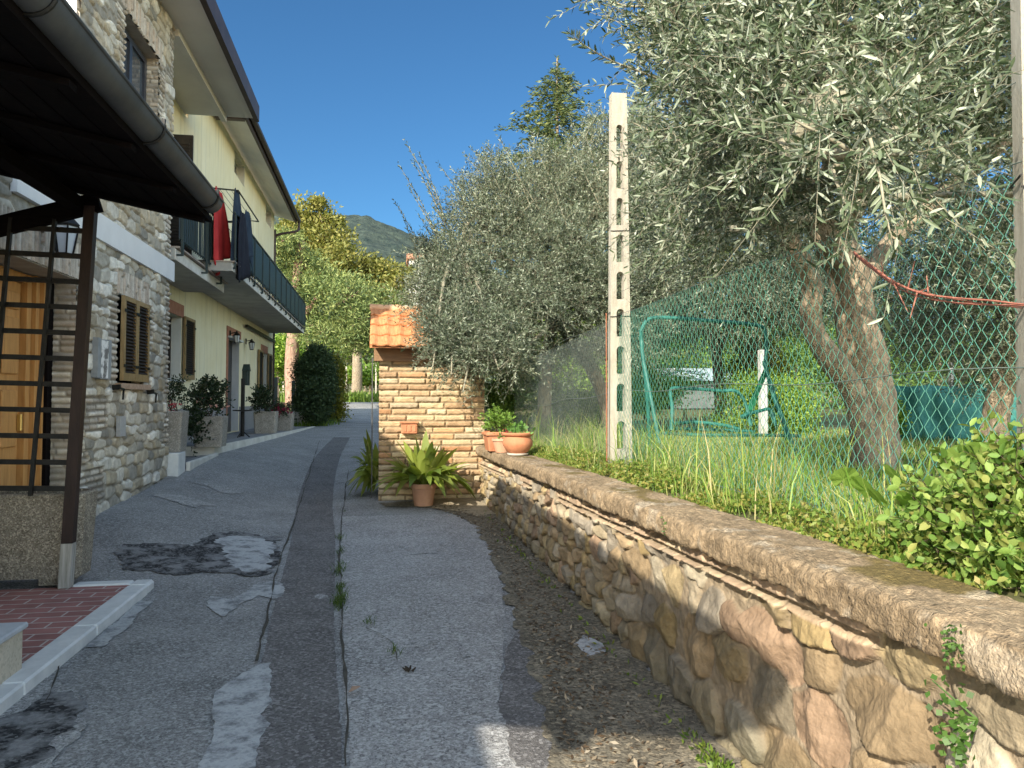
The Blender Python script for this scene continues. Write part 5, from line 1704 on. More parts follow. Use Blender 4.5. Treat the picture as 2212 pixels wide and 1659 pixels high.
# --- front olive
z1 = 7.4
b1 = AT(1880, 1000, z1)
L1 = [(A([(1885, 1015, z1), (1872, 930, z1), (1840, 840, z1), (1790, 770, z1 - .1), (1752, 700, z1 - .1), (1755, 625, z1 - .2), (1738, 585, z1 - .3), (1690, 490, z1 - .6)]), .135, .085, 26, 14),
      (A([(1895, 1018, z1 + .1), (1885, 900, z1 + .15), (1872, 800, z1 + .2), (1850, 700, z1 + .2), (1835, 600, z1 + .2), (1800, 520, z1 + .1), (1770, 450, z1)]), .235, .165, 26, 16),
      (A([(1800, 520, z1 + .1), (1850, 420, z1 - .3), (1930, 300, z1 - 1), (2000, 150, z1 - 2), (2040, 20, z1 - 2.6), (2050, -120, z1 - 3)]), .15, .07, 18, 10),
      (A([(1775, 460, z1), (1720, 330, z1 - .6), (1640, 190, z1 - 1.2), (1560, 60, z1 - 1.6)]), .12, .05, 14, 9),
      (A([(1840, 640, z1 + .2), (1930, 520, z1 + .4), (2060, 400, z1 + .5), (2180, 300, z1 + .5)]), .12, .06, 14, 9),
      (A([(1690, 490, z1 - .6), (1620, 430, z1 - 1.3), (1540, 380, z1 - 2)]), .08, .04, 10, 8),
      (A([(1770, 450, z1), (1800, 330, z1 - 1.8), (1800, 250, z1 - 3.2), (1790, 240, z1 - 4.2)]), .08, .03, 12, 8)]
C1 = [(1760, 240, 3.5, .50, 120), (1880, 330, 3.0, .36, 70), (1640, 190, 4.1, .55, 130), (1570, 300, 4.8, .6, 130), (1500, 190, 5.2, .5, 70), (1470, 40, 4.9, .45, 60),
      (1570, 50, 4.5, .6, 130), (1720, 60, 3.9, .6, 140), (1900, 110, 3.7, .55, 120), (1810, 390, 4.8, .45, 70), (1650, 410, 5.2, .6, 140), (1540, 440, 5.9, .6, 140), (2010, 270, 4.4, .45, 60),
      (2120, 230, 4.6, .6, 120), (2110, 60, 4.3, .6, 120), (2190, 420, 5.6, .7, 130), (1700, -90, 4.2, .8, 170), (1950, -100, 4., .8, 170), (1500, -60, 5, .7, 110), (2200, -80, 4.5, .7, 100),
      (1600, 120, 7, .9, 260), (1750, 200, 7.5, 1, 300), (1900, 220, 8, 1, 300), (2050, 350, 8, 1, 320), (2150, 520, 8, .9, 260), (1950, 430, 8, .8, 220), (1620, 470, 7.6, .8, 240), (1500, 330, 7.5, .8, 220), (1720, 380, 7, .8, 220), (2000, 110, 7, .8, 150), (1850, 60, 7, .9, 190), (2180, 170, 7, .8, 130), (1480, 520, 7.8, .6, 140)]
sh1 = [(A([(1420, 170, 4.4), (1370, 150, 4.3), (1330, 135, 4.25), (1290, 115, 4.2), (1255, 92, 4.15), (1230, 72, 4.1)]), 60),
       (A([(1480, 110, 4.6), (1440, 75, 4.5), (1400, 45, 4.5), (1352, 28, 4.4)]), 60), (A([(1440, 30, 4.8), (1400, 12, 4.7), (1365, -5, 4.7)]), 55),
       (A([(1500, 220, 4.9), (1430, 190, 4.7), (1390, 200, 4.6), (1370, 150, 4.6)]), 55), (A([(1520, 330, 5.4), (1450, 300, 5.2), (1400, 260, 5.1)]), 50),
       (A([(1880, 300, 2.7), (1900, 380, 2.65), (1915, 470, 2.6), (1935, 540, 2.6)]), 55), (A([(1700, 250, 3.4), (1640, 270, 3.3), (1590, 250, 3.3)]), 55),
       (A([(1560, 420, 5.4), (1500, 400, 5.3), (1440, 420, 5.3)]), 50)]
olive('olive_tree', 'large olive tree with a forked sunlit trunk, its branches hanging over the wall', b1, L1, [(AT(a, b, c), r * .86, int(n * 1.05)) for a, b, c, r, n in C1], AT(1800, 420, 7.2), m_olive, 10, .064, .0132, (.25, .55), .05, sh1, 21)

# --- left olive, hanging over the shed
b2 = AT(1200, 960, 13.6)
L2 = [(A([(1172, 985, 13.6), (1176, 880, 13.6), (1180, 780, 13.6), (1190, 690, 13.6), (1170, 600, 13.6)]), .13, .09, 16, 10),
      (A([(1325, 990, 13.9), (1310, 880, 13.9), (1280, 800, 13.8), (1240, 740, 13.7), (1200, 690, 13.6)]), .14, .09, 16, 10),
      (A([(1170, 600, 13.6), (1080, 560, 13.2), (1000, 520, 13)]), .08, .03, 9, 7), (A([(1170, 600, 13.6), (1260, 500, 13.8), (1300, 400, 14)]), .08, .03, 9, 7)]
C2 = [(945, 720, 10.8, .30, 55), (978, 752, 10.7, .28, 55), (1015, 775, 10.6, .25, 45), (1000, 720, 11.1, .40, 90), (1060, 745, 10.9, .36, 80), (1110, 770, 10.8, .30, 50), (1000, 610, 12.3, .75, 260), (970, 570, 12.8, .6, 170), (1080, 520, 13.3, 1.1, 420), (1200, 570, 13, 1.1, 430), (1300, 490, 13.8, 1.1, 420), (1140, 660, 12.2, .75, 280), (1010, 680, 11.7, .5, 170), (1080, 715, 11.3, .42, 130), (950, 650, 12., .42, 110),
      (1250, 660, 13, .9, 320), (1180, 470, 13.8, .9, 300), (1290, 420, 14.2, .8, 220), (1060, 460, 13.3, .7, 190), (1370, 610, 13, .8, 270), (1380, 430, 14, 1., 300), (1410, 340, 14.5, .8, 190), (1300, 330, 14.6, .8, 230), (1190, 400, 14, .8, 230), (1370, 270, 15, .6, 120), (1075, 400, 13.6, .6, 130), (1010, 740, 11.25, .30, 60), (1120, 770, 11.6, .4, 80), (1350, 720, 13, .7, 180), (1230, 740, 13.2, .6, 160)]
rr_ = random.Random(5); sh2 = []
for tx, ty in ((872, 300), (858, 350), (850, 430), (905, 330), (945, 350), (1000, 330), (985, 385), (880, 400), (920, 395), (1040, 320), (1070, 320), (1290, 230), (1330, 240), (1255, 270), (1370, 200), (1390, 235), (1150, 300), (1215, 290), (870, 470), (900, 455), (930, 440), (960, 410), (890, 345), (1075, 290)):
    bx, by = tx + rr_.uniform(60, 110), ty + rr_.uniform(130, 190)
    sh2.append((A([(bx, by, 13), (bx - (bx - tx) * .45, by - (by - ty) * .5, 12.9), (tx, ty, 12.8)]), 34))
olive('olive_tree', 'bushy silver-green olive tree hanging over the tiled roof of the shed', b2, L2, [(AT(a, b, c), r * .92, int(n * 1.75)) for a, b, c, r, n in C2], AT(1190, 640, 13.6), m_olive2, 9, .066, .0165, (.3, .6), .35, sh2, 22)
# --- olive behind the slotted post
b3 = AT(1560, 905, 17)
L3 = [(A([(1560, 930, 17), (1556, 860, 17), (1548, 760, 17), (1540, 660, 17), (1500, 560, 17)]), .15, .09, 14, 10), (A([(1548, 760, 17), (1600, 660, 17), (1640, 560, 17)]), .1, .05, 9, 8)]
C3 = [(1420, 600, 15, .9, 300), (1500, 680, 15, .75, 200), (1620, 640, 15, 1., 300), (1720, 560, 15, 1., 300), (1700, 670, 15.5, .7, 180), (1400, 520, 14.6, .9, 280), (1800, 640, 16, .8, 220), (1450, 500, 16, 1.3, 380), (1600, 560, 16, 1.3, 380), (1500, 640, 16, 1.1, 320), (1680, 640, 16, 1.0, 280), (1410, 680, 15.5, .8, 240), (1560, 400, 16, 1.3, 340), (1700, 480, 17, 1.3, 340), (1460, 380, 17, 1.2, 300), (1600, 700, 16, .8, 170), (1760, 600, 17, 1., 220)]
olive('olive_tree', 'shaded olive tree standing behind the slotted concrete post and the green swing', b3, L3, [(AT(a, b, c), r, int(n * 1.5)) for a, b, c, r, n in C3], AT(1550, 640, 17), m_olive2, 8, .075, .020, (.3, .6), .2, (), 23)
# --- right olive
b4 = AT(2150, 950, 9.2)
L4 = [(A([(2145, 970, 9.2), (2155, 880, 9.2), (2175, 800, 9.1), (2195, 720, 9), (2215, 650, 9), (2240, 560, 8.9)]), .16, .10, 16, 10), (A([(2195, 720, 9), (2130, 620, 9.2), (2060, 540, 9.5)]), .09, .04, 9, 8)]
C4 = [(2000, 560, 10, .9, 300), (2110, 640, 9.6, .9, 300), (2190, 730, 9.2, .7, 240), (2050, 690, 11, .8, 260), (1960, 730, 12, .7, 220), (2210, 560, 8.7, .9, 260), (1930, 640, 12, .9, 250), (2260, 660, 8.6, .8, 220), (2120, 780, 10.5, .5, 120), (2010, 640, 12.5, .9, 240)]
olive('olive_tree', 'dark-trunked olive tree at the right edge in front of the teal net', b4, L4, [(AT(a, b, c), r, n) for a, b, c, r, n in C4], AT(2120, 640, 9.4), m_olive2, 9, .062, .0155, (.25, .5), .1, (), 24)

# --- spruce
def conifer(name, label, base, H, Rb, n_wh, mat_, seed=3):
    r = np.random.default_rng(seed)
    t = thing(name, label, 'tree', base)
    base = np.array(base)
    V, Fq = limb([base, base + [0, 0, H * .5], base + [0, 0, H]], .22, .02, 10, 8, .05)
    mesh_obj('trunk', V, Fq, m_bark, t, True)
    P = []; D = []; Ls = []
    for i in range(n_wh):
        f = (i + r.random()) / n_wh
        z = H * (1 - f) * .94 + .3
        Rr = Rb * (.06 + .94 * f ** .62) * r.uniform(.72, 1.12)
        for a in r.uniform(0, 2 * math.pi, r.integers(4, 7)):
            o = np.array([math.cos(a), math.sin(a), 0]); L_ = Rr * r.uniform(.6, 1.1)
            k = int(16 + L_ * 26)
            s = r.random(k) ** .75
            q = base + [0, 0, z] + o * (s * L_)[:, None] + np.array([0, 0, 1]) * (L_ * (.10 * s - .28 * s ** 2 + .16 * s ** 4))[:, None]
            q = q + r.normal(size=(k, 3)) * [.05, .05, .05]
            side = np.array([-o[1], o[0], 0]) * r.choice([-1, 1], k)[:, None]
            P.append(q); D.append(unit(o * .7 + side * r.uniform(.3, 1, k)[:, None] + [0, 0, -.15] + r.normal(size=(k, 3)) * .25)); Ls.append(r.uniform(.20, .5, k) * (.45 + .55 * f))
    tt = base + np.array([0, 0, 1]) * r.uniform(H * .9, H * 1.0, 50)[:, None]
    P.append(tt); D.append(unit(r.normal(size=(50, 3)) + [0, 0, .9])); Ls.append(np.full(50, .22))
    P = np.concatenate(P); D = np.concatenate(D); Ls = np.concatenate(Ls)
    V, Fq = leaves(P, D, Ls, Ls * .28, rnd=r, fold=.25)
    mesh_obj('crown', V, Fq, mat_, t)
    return t


m_spruce = leafmat('spruce_needles', [(.025, .05, .022), (.05, .08, .03), (.09, .125, .04), (.16, .18, .06)], .12, .6)
sb = AT(1205, 868, 30); sb[2] = 1.3
conifer('spruce_tree', 'tall pointed green spruce rising above the olive trees', sb, AT(1205, 112, 30)[2] - 1.3, 5.4, 110, m_spruce)


def cloud_tree(name, label, base, trunk, clumps, n_per, ll, lw, mat_, seed, cat='tree', barkmat=None, tuft=1, spread=.35, flat=.8, group=None, kind_leaf='leaf', limbs_to=True):
    r = np.random.default_rng(seed)
    t = thing(name, label, cat, base, group)
    parts = []
    if trunk: parts += [limb(p, a, b, 14, 9, .12, seed) for p, a, b in trunk]
    P = []; D = []
    for (c, rad, w) in clumps:
        c = np.array(c); rad = np.array([rad, rad, rad * flat]) if np.isscalar(rad) else np.array(rad)
        n = int(n_per * w / max(1, tuft))
        sub = c + unit(r.normal(size=(max(3, n // 22), 3))) * (r.random((max(3, n // 22), 1)) ** .4) * rad
        q = sub[r.integers(0, len(sub), n)] + r.normal(size=(n, 3)) * rad * spread * .45
        q = np.repeat(q, tuft, 0)
        P.append(q); D.append(unit(unit(q - c) * .5 + unit(r.normal(size=(len(q), 3))) + [0, 0, .25]))
        if trunk and limbs_to:
            k = np.argmin([np.linalg.norm(tp[0][-1] - c) for tp in trunk]); e = trunk[k][0][-1]
            parts.append(limb([e, (e + c) / 2 + r.normal(size=3) * rad * .15, c], max(.03, trunk[k][2] * .6), .015, 7, 5, .1, seed))
            for s_ in sub[:8]: parts.append(limb([c, (c + s_) / 2 + r.normal(size=3) * .05, s_], .02, .008, 4, 4, 0, 1))
    P = np.concatenate(P); D = np.concatenate(D)
    V, Fq = leaves(P, D, ll * r.uniform(.6, 1.25, len(P)), lw * r.uniform(.7, 1.2, len(P)), rnd=r)
    mesh_obj('crown' if cat == 'tree' else 'foliage', V, Fq, mat_, t)
    if parts:
        V, Fq = join(parts); mesh_obj('trunk' if cat == 'tree' else 'stems', V, Fq, barkmat or m_bark, t, True)
    return t


m_pine = leafmat('pine_needles', [(.05, .09, .032), (.11, .16, .05), (.19, .245, .08), (.30, .335, .12)], .15, .6)
m_oak = leafmat('spring_oak_leaf', [(.075, .095, .02), (.14, .155, .035), (.20, .205, .055), (.27, .255, .08)], .3, .6)
m_pbark = mat('pine_bark', (.16, .09, .06), (.40, .28, .22), 5, .9, 1, 14, streak=(3, 3, .8), bdist=.03)


def BG(px, py, zc, z=None):
    p = AT(px, py, zc)
    if z is not None: p[2] = z
    return p


pb_ = BG(634, 866, 40, 1.35)
rz = random.Random(3)
pc = [(615, 520, .7), (650, 570, .9), (720, 620, .9), (640, 630, 1.), (700, 650, 1.2), (760, 640, 1.1), (790, 690, .9), (740, 700, 1.1), (690, 720, .9), (830, 660, .8), (610, 580, 1), (800, 735, .7), (640, 690, .9), (590, 530, .8), (680, 600, .9), (760, 740, .7)]
cloud_tree('pine_tree', 'large blue-green pine with a bare pinkish trunk beyond the yellow house', pb_, [([pb_, BG(630, 800, 40), BG(634, 720, 40), BG(640, 620, 40), BG(650, 520, 40)], .42, .2), ([BG(634, 720, 40), BG(680, 650, 40), BG(730, 610, 40)], .22, .1), ([BG(675, 800, 40.5), BG(668, 760, 40.5), BG(660, 700, 40.5)], .16, .1)],
           [(BG(a, b, 40 + rz.uniform(-1.2, 1.2)), (w * 1.35, w * 1.2, w * .85), w) for a, b, w in pc], 2100, .27, .055, m_pine, 31, barkmat=m_pbark, spread=.55)
ob = BG(770, 862, 56, 1.6)
oc = [(675, 462, .7), (665, 515, 1.), (700, 505, .8), (640, 520, .9), (715, 540, .9), (735, 560, .8), (700, 580, .9), (775, 585, .7), (835, 592, .65), (868, 612, .6), (760, 630, .9), (820, 650, .9), (855, 665, .8), (640, 470, .5), (790, 680, .8), (880, 590, .4), (685, 440, .3), (720, 480, .35), (800, 570, .35)]
cloud_tree('oak_tree', 'tall tree with sparse yellow-brown spring leaves beyond the yellow house', ob, [([ob, BG(772, 780, 56), BG(768, 700, 56), BG(760, 620, 56)], .4, .25), ([BG(768, 700, 56), BG(730, 600, 56), BG(700, 510, 56)], .25, .12), ([BG(768, 720, 56), BG(820, 640, 56), BG(845, 590, 56)], .2, .1)],
           [(BG(a, b, 56 + rz.uniform(-1.5, 1.5)), (w * 2.2, w * 2, w * 1.7), w) for a, b, w in oc], 1500, .30, .17, m_oak, 32, spread=.42)
# dark hedge, golden hedge
m_hedge = leafmat('dark_hedge', [(.014, .030, .012), (.032, .06, .022), (.06, .10, .036)], .1, .6)
m_gold = leafmat('golden_hedge', [(.07, .09, .015), (.16, .17, .02), (.30, .27, .03), (.08, .10, .02)], .25, .6)
hb = BG(680, 912, 25.5, .75)
cloud_tree('conifer_hedge', 'tall dark green conifer hedge beyond the yellow house by the road', hb, None, [(BG(662, 800, 26.2), .42, 1), (BG(688, 790, 25.8), .46, 1), (BG(668, 840, 25.6), .46, 1.1), (BG(696, 850, 25.3), .44, 1), (BG(684, 885, 25.2), .44, 1), (BG(664, 878, 25.8), .42, .8), (BG(700, 815, 25.6), .34, .7), (BG(680, 765, 25.8), .26, .5)], 3600, .10, .05, m_hedge, 33, 'hedge', spread=.6, flat=1.05)
hb = BG(726, 912, 27.5, .8)
cloud_tree('golden_bush', 'slim golden-tipped conifer bush right of the dark hedge', hb, None, [(BG(722, 800, 27.5), (.34, .34, .5), .8), (BG(730, 830, 27.4), (.36, .34, .6), .9), (BG(728, 880, 27.3), (.34, .34, .5), .8), (BG(716, 778, 27.6), .2, .3)], 3000, .09, .045, m_gold, 34, 'bush', spread=.6)
# bright understorey behind, each bush its own thing
m_spring = leafmat('spring_green', [(.07, .15, .02), (.14, .25, .035), (.24, .36, .06), (.32, .42, .09)], .35, .6)
m_blos = leafmat('blossom', [(.18, .28, .08), (.45, .48, .32), (.62, .62, .50)], .3, .6)
m_mid = leafmat('mid_green', [(.045, .09, .022), (.09, .165, .036), (.16, .25, .055)], .25, .6)
for i, (nm, lab, px, py, zc, w, h, mt) in enumerate([
    ('green_bush', 'bright green leafy bush behind the pine trunk', 600, 775, 46, 1.8, 1.6, m_spring), ('green_bush', 'bright green bush right of the dark hedge below the pine', 730, 740, 62, 3.2, 2., m_spring),
    ('blossom_bush', 'pale blossoming bush above the vineyard posts', 790, 768, 64, 2.4, 1.2, m_blos), ('green_bush', 'tall light green bush just left of the shed roof', 815, 700, 66, 2.8, 3., m_spring),
    ('green_bush', 'light green bush left of the shed wall behind the vine posts', 800, 812, 58, 2.6, .9, m_spring), ('green_bush', 'yellow-green bush behind the trunk of the olive over the shed', 1235, 770, 24, 1.5, 1.0, m_spring),
    ('green_bush', 'dark green shrub right of the terracotta trough behind the mesh', 1090, 850, 12.6, .28, .38, m_mid), ('green_bush', 'dark shrub behind the mesh left of the slotted post', 1235, 880, 15, .85, .5, m_mid),
    ('garden_hedge', 'long yellow-green garden hedge behind the swing', 1480, 885, 15.5, 1.3, .52, m_spring), ('garden_hedge', 'bright green hedge between the swing and the forked olive', 1690, 870, 15, .95, .75, m_spring),
    ('golden_bush', 'yellow-leaved shrub beside the pale roofed hut', 1640, 800, 17, .7, .55, m_gold), ('golden_bush', 'small yellow shrub seen through the swing frame', 1395, 840, 16, .35, .4, m_gold),
    ('green_bush', 'tall yellow-green tree behind the pale roofed hut', 1480, 730, 36, 2.6, 2.6, m_spring), ('green_bush', 'light green tree behind the left fork of the olive', 1720, 740, 34, 2.6, 2.8, m_spring),
    ('green_bush', 'light green shrub left of the teal net', 1930, 900, 13.5, .4, .45, m_spring), ('green_bush', 'deep green tree behind the teal net', 2030, 760, 26, 2.8, 2.6, m_mid), ('green_bush', 'dark tree at the far right behind the teal net', 2230, 740, 24, 2.4, 3., m_mid),
    ('green_bush', 'broad dark green tree behind the pale roofed hut and swing', 1600, 690, 44, 5, 3.6, m_mid), ('green_bush', 'broad leafy green tree between the two olive forks in the distance', 1790, 700, 46, 5, 4., m_spring), ('green_bush', 'broad dark green tree far behind the teal net', 2010, 680, 40, 5, 4.2, m_mid), ('green_bush', 'tall deep green tree at the far right edge', 2240, 660, 38, 5, 4.6, m_mid), ('green_bush', 'broad green tree behind the mesh left of the slotted post', 1240, 730, 46, 4.5, 3.4, m_spring), ('green_bush', 'mid green tree behind the brick shed', 960, 760, 40, 3.0, 3.2, m_mid), ('green_bush', 'mid green tree behind the left olive', 1130, 720, 42, 3.2, 3.6, m_mid), ('green_bush', 'green tree behind the slotted post', 1350, 700, 40, 3., 3.6, m_mid), ('green_bush', 'green tree behind the forked olive trunk', 1830, 690, 32, 2.8, 3.6, m_mid)]):
    c = BG(px, py, zc); q = c.copy(); q[2] = float(garden_z(q[1])) if q[0] > 1 else float(cz(q[1]))
    r = np.random.default_rng(100 + i)
    cl = [(c + r.normal(size=3) * np.array([w, w * .5, h]) * .45, (w * .55, w * .5, h * .55), 1.) for _ in range(6)]
    hgt = max(.1, c[2] - q[2])
    n_ = 2200 if zc < 20 else (1100 if w < 4 else 1900)
    sz = .062 if zc < 20 else .0052 * zc
    tree_ = 'tree' in lab.split(' behind')[0]
    cloud_tree(nm if not tree_ else 'leafy_tree', lab, q, [([q, q + [0, 0, hgt * .5], c], .03 + .004 * zc * .6, .03)], cl, n_, sz, sz * .5, mt, 200 + i, 'tree' if tree_ else 'bush', spread=.6, limbs_to=False)

# grass verge at the road end, vine posts and vine rows
mp_ = mat('vine_post_wood', (.38, .34, .28), (.52, .48, .42), 8, .9)
k = 0
for px, py0, py1, zc in ((592, 778, 850, 50), (603, 782, 850, 52), (612, 776, 850, 50), (738, 800, 853, 58), (748, 792, 853, 56), (760, 798, 853, 58), (772, 795, 853, 60), (779, 800, 853, 60), (790, 792, 853, 58), (803, 796, 853, 58), (812, 788, 853, 55), (820, 800, 853, 58)):
    p = BG(px, py1, zc); q = BG(px, py0, zc)
    p[2] = float(cz(p[1])) - .05
    o = MB().bar(p, q, .10, .10).build('vine_post', mp_)
    tag(o, ['pale slim vineyard post at the far end of the road, left of the pine trunk', 'pale slim vineyard post at the far end of the road, between hedge and shed'][px > 700], 'post', 'vineyard posts beyond the road')
n = 5200; r = np.random.default_rng(41)
P = np.stack([r.uniform(-22, 4, n), r.uniform(47, 54, n), np.zeros(n)], 1); P[:, 2] = cz(P[:, 1]) - .05
V, Fq = blades(P, r.uniform(.35, .9, n), .10, .5, r)
tag(mesh_obj('verge_grass', V, Fq, leafmat('verge', [(.06, .12, .02), (.12, .20, .03), (.2, .28, .05)], .3)), 'grass verge across the far end of the road', 'grass', kind='stuff')
n = 2600
P = np.stack([np.interp(r.random(n), [0, 1], [-2.2, -1.6]), r.uniform(25.8, 34, n), np.zeros(n)], 1); P[:, 0] += r.normal(size=n) * .3 - .35; P[:, 2] = road_z(P[:, 0], P[:, 1]) - .02
V, Fq = blades(P, r.uniform(.08, .3, n), .03, .6, r)
tag(mesh_obj('roadside_grass', V, Fq, bpy.data.materials['verge']), 'grass along the foot of the dark hedge at the roadside', 'grass', kind='stuff')

# ================================================================== GARDEN
m_gr = leafmat('garden_grass', [(.07, .15, .025), (.13, .24, .04), (.21, .33, .06), (.36, .40, .12), (.44, .38, .20), (.10, .20, .035)], .35, .5)
r = np.random.default_rng(51)
n = 30000
y = r.uniform(1.6, 13, n); x = 1.86 + np.abs(r.normal(0, .75, n))
keep = (fbm(x * 2.2, y * 2.2, 91) > .40) & (r.random(n) < np.interp(x, [1.86, 2.15, 2.5], [.18, .6, 1.]))
x, y = x[keep], y[keep]
P = np.stack([x, y, garden_z(y) - .01], 1)
h = r.uniform(.04, .24, len(P)) * r.uniform(.5, 1.2, len(P)) * (1 + 1.1 * (fbm(x * 1.3, y * 1.3, 92) > .55)) * np.interp(y, [2, 5, 13], [.8, 1., 1.3])
g1 = blades(P, h, r.uniform(.004, .008, len(P)), .55, r)
n = 30000
y = r.uniform(2, 15, n); x = 2.6 + r.random(n) ** 1.3 * (4.5 + y * .35)
P = np.stack([x, y, garden_z(y) + (fbm(x * .6, y * .6, 3) - .5) * .08], 1)
g2 = blades(P, r.uniform(.04, .12, n), .011, .6, r)
n = 260
y = r.uniform(2.4, 11, n); x = r.uniform(1.9, 2.9, n)
g3 = blades(np.stack([x, y, garden_z(y)], 1), r.uniform(.3, .75, n), .008, .5, r)
V, Fq = join([g1, g2, g3])
tag(mesh_obj('garden_grass', V, Fq, m_gr), 'tall sunlit grass growing in the garden along the fence', 'grass', kind='stuff')
n = 30000
y = r.uniform(1.7, 11.6, n); x = 1.79 + np.abs(r.normal(0, .22, n)) * np.interp(y, [2, 4, 12], [1.6, 1.2, 1.])
kp = fbm(x * 3, y * 3, 93) > .38; x, y = x[kp], y[kp]
hh = .01 + .30 * np.maximum(0, fbm(x * 2.6, y * 2.6, 94) - .25) * r.random(len(x)) * sstep(1.76, 1.95, x)
P = np.stack([x, y, garden_z(y) + hh], 1)
V, Fq = leaves(P, unit(r.normal(size=(len(P), 3)) + [-.2, -.2, .5]), r.uniform(.014, .034, len(P)), r.uniform(.010, .022, len(P)), fold=.1, rnd=r)
tag(mesh_obj('ground_cover', V, Fq, leafmat('creeper_leaf', [(.06, .12, .02), (.12, .19, .03), (.20, .25, .05), (.28, .24, .07), (.10, .17, .03)], .3)), 'small-leaved ground cover creeping along the back of the coping', 'ground cover', kind='stuff')
# leafy bush at the right edge
m_lau = leafmat('bush_leaf', [(.05, .105, .02), (.10, .185, .035), (.16, .265, .055), (.24, .345, .085), (.29, .30, .09), (.13, .22, .045)], .35, .55, .3)
t = plant('bright green round-leaved bush growing behind the coping at the right edge', 'bush', 'leafy_bush', AT(2140, 1200, 2.6))
for i, (a, b, c, rr, n) in enumerate([(2140, 1140, 2.65, (.20, .20, .16), 140), (2260, 1120, 2.55, (.20, .20, .20), 150), (2060, 1200, 2.75, (.14, .14, .10), 60), (2190, 1235, 2.45, (.14, .12, .09), 70), (2330, 1150, 2.4, (.25, .25, .22), 110), (2180, 1040, 2.8, (.10, .10, .08), 24)]):
    bush(t, AT(a, b, c), rr, int(n * 1.5), .042, .025, m_lau, AT(2150, 1290, 2.6) + np.array([.05, .1, -.1]) if i in (0, 1, 4) else None, up=.35, tl=(.12, .24), pairs=5, rnd=np.random.default_rng(60 + i))
# large mallow leaves
m_mal = leafmat('mallow_leaf', [(.16, .28, .05), (.24, .36, .08), (.30, .40, .12)], .4, .45)
t = plant('weed with large pale green leaves growing through the fence left of the leafy bush', 'plant', 'mallow_plant', AT(1960, 1130, 3.1))
mb = MB()
for k, (a, b, c, s) in enumerate([(2076, 1000, 2.75, .10), (1939, 1036, 3.0, .09), (1822, 1036, 3.4, .085), (2013, 1145, 2.7, .095), (1900, 1080, 3.0, .07), (1975, 1090, 2.9, .09), (2110, 985, 2.8, .08), (1870, 1060, 3.2, .09)]):
    P = AT(a, b, c); rr = random.Random(k)
    az = rr.uniform(2.6, 4.6)
    o = np.array([math.cos(az) * .8, math.sin(az) * .8, 1.0]); o /= np.linalg.norm(o); s_ = np.cross(o, [0, 0, 1]); s_ /= np.linalg.norm(s_); nn = np.cross(s_, o)
    bi = len(mb.V); mb.V.append(tuple(P))
    m_ = 17
    for j in range(m_):
        q = -math.pi * .92 + 2 * math.pi * .92 * j / (m_ - 1)
        rad = s * (.62 + .22 * math.cos(q * 1.0) + .10 * abs(math.cos(q * 2.5)))
        mb.V.append(tuple(P + o * math.cos(q) * rad + s_ * math.sin(q) * rad + nn * (.15 * rad * abs(math.sin(q * 2.5)) - .1 * rad)))
    for j in range(m_ - 1): mb.F.append((bi, bi + 1 + j, bi + 2 + j))
mb.build('leaves', m_mal, t)
for (a, b, c, s) in [(2076, 1000, 2.75, .13), (1939, 1036, 3.0, .12), (1822, 1036, 3.4, .12), (2013, 1145, 2.7, .12)]:
    P = AT(a, b, c); MB().tube(spline([P, P + np.array([.03, .03, -.10]), np.array([P[0] + .06, P[1] + .05, .94])], 8), .004, 5).build('stem', m_mal, t)

# garden swing frame
m_teal = mat('teal_paint', (.010, .085, .075), (.03, .17, .145), 9, .5, .2, 60)
zs = 9.
sw = thing('garden_swing', 'teal metal garden swing seat frame standing in the grass behind the fence', 'swing', AT(1560, 985, zs))


def swt(mb, pts, r=.022): mb.tube(spline(A(pts), 24), r, 8)


mb = MB()
swt(mb, [(1432, 1000, 8.6), (1410, 880, 8.8), (1390, 780, 9.0), (1386, 740, 9.1), (1384, 715, 9.1)]); swt(mb, [(1404, 960, 9.5), (1398, 860, 9.4), (1388, 760, 9.2), (1384, 715, 9.1)])
mb.build('leg', m_teal, sw)
mb = MB(); swt(mb, [(1384, 716, 9.1), (1400, 690, 9.1), (1440, 686, 9.1), (1520, 692, 9.1), (1600, 698, 9.15), (1640, 704, 9.2), (1652, 712, 9.2), (1655, 740, 9.2), (1654, 790, 9.2)]); mb.build('top_bar', m_teal, sw)
mb = MB(); swt(mb, [(1650, 780, 9.2), (1672, 860, 9.1), (1700, 930, 8.9), (1726, 990, 8.7)]); swt(mb, [(1650, 780, 9.2), (1672, 850, 9.3), (1690, 900, 9.5), (1700, 950, 9.6)]); mb.build('leg', m_teal, sw)
mb = MB()
swt(mb, [(1450, 930, 8.9), (1452, 880, 9.0), (1448, 850, 9.1), (1455, 838, 9.1), (1500, 840, 9.15), (1560, 844, 9.2), (1590, 845, 9.2), (1610, 870, 9.2), (1622, 920, 9.1)], .02); swt(mb, [(1452, 915, 9.0), (1500, 912, 9.0), (1560, 918, 9.0), (1600, 928, 9.0)], .02)
mb.build('backrest', m_teal, sw)
mb = MB(); swt(mb, [(1430, 936, 8.7), (1520, 940, 8.75), (1640, 940, 8.9), (1730, 942, 9.0)], .02); swt(mb, [(1450, 925, 9.1), (1530, 928, 9.1), (1630, 932, 9.2)], .018); swt(mb, [(1600, 900, 9.1), (1640, 888, 9.15), (1664, 886, 9.2), (1676, 920, 9.1)], .02); mb.build('seat_frame', m_teal, sw)
mb = MB(); mb.prism([(0, 0), (.07, 0), (.36, .62), (.30, .62)], AT(1605, 905, 9.15), (1, 0, 0), (0, 0, 1), (0, .03, 0)); mb.build('armrest', mat('green_strap', (.01, .12, .06), (.02, .2, .1), 6, .6), sw)
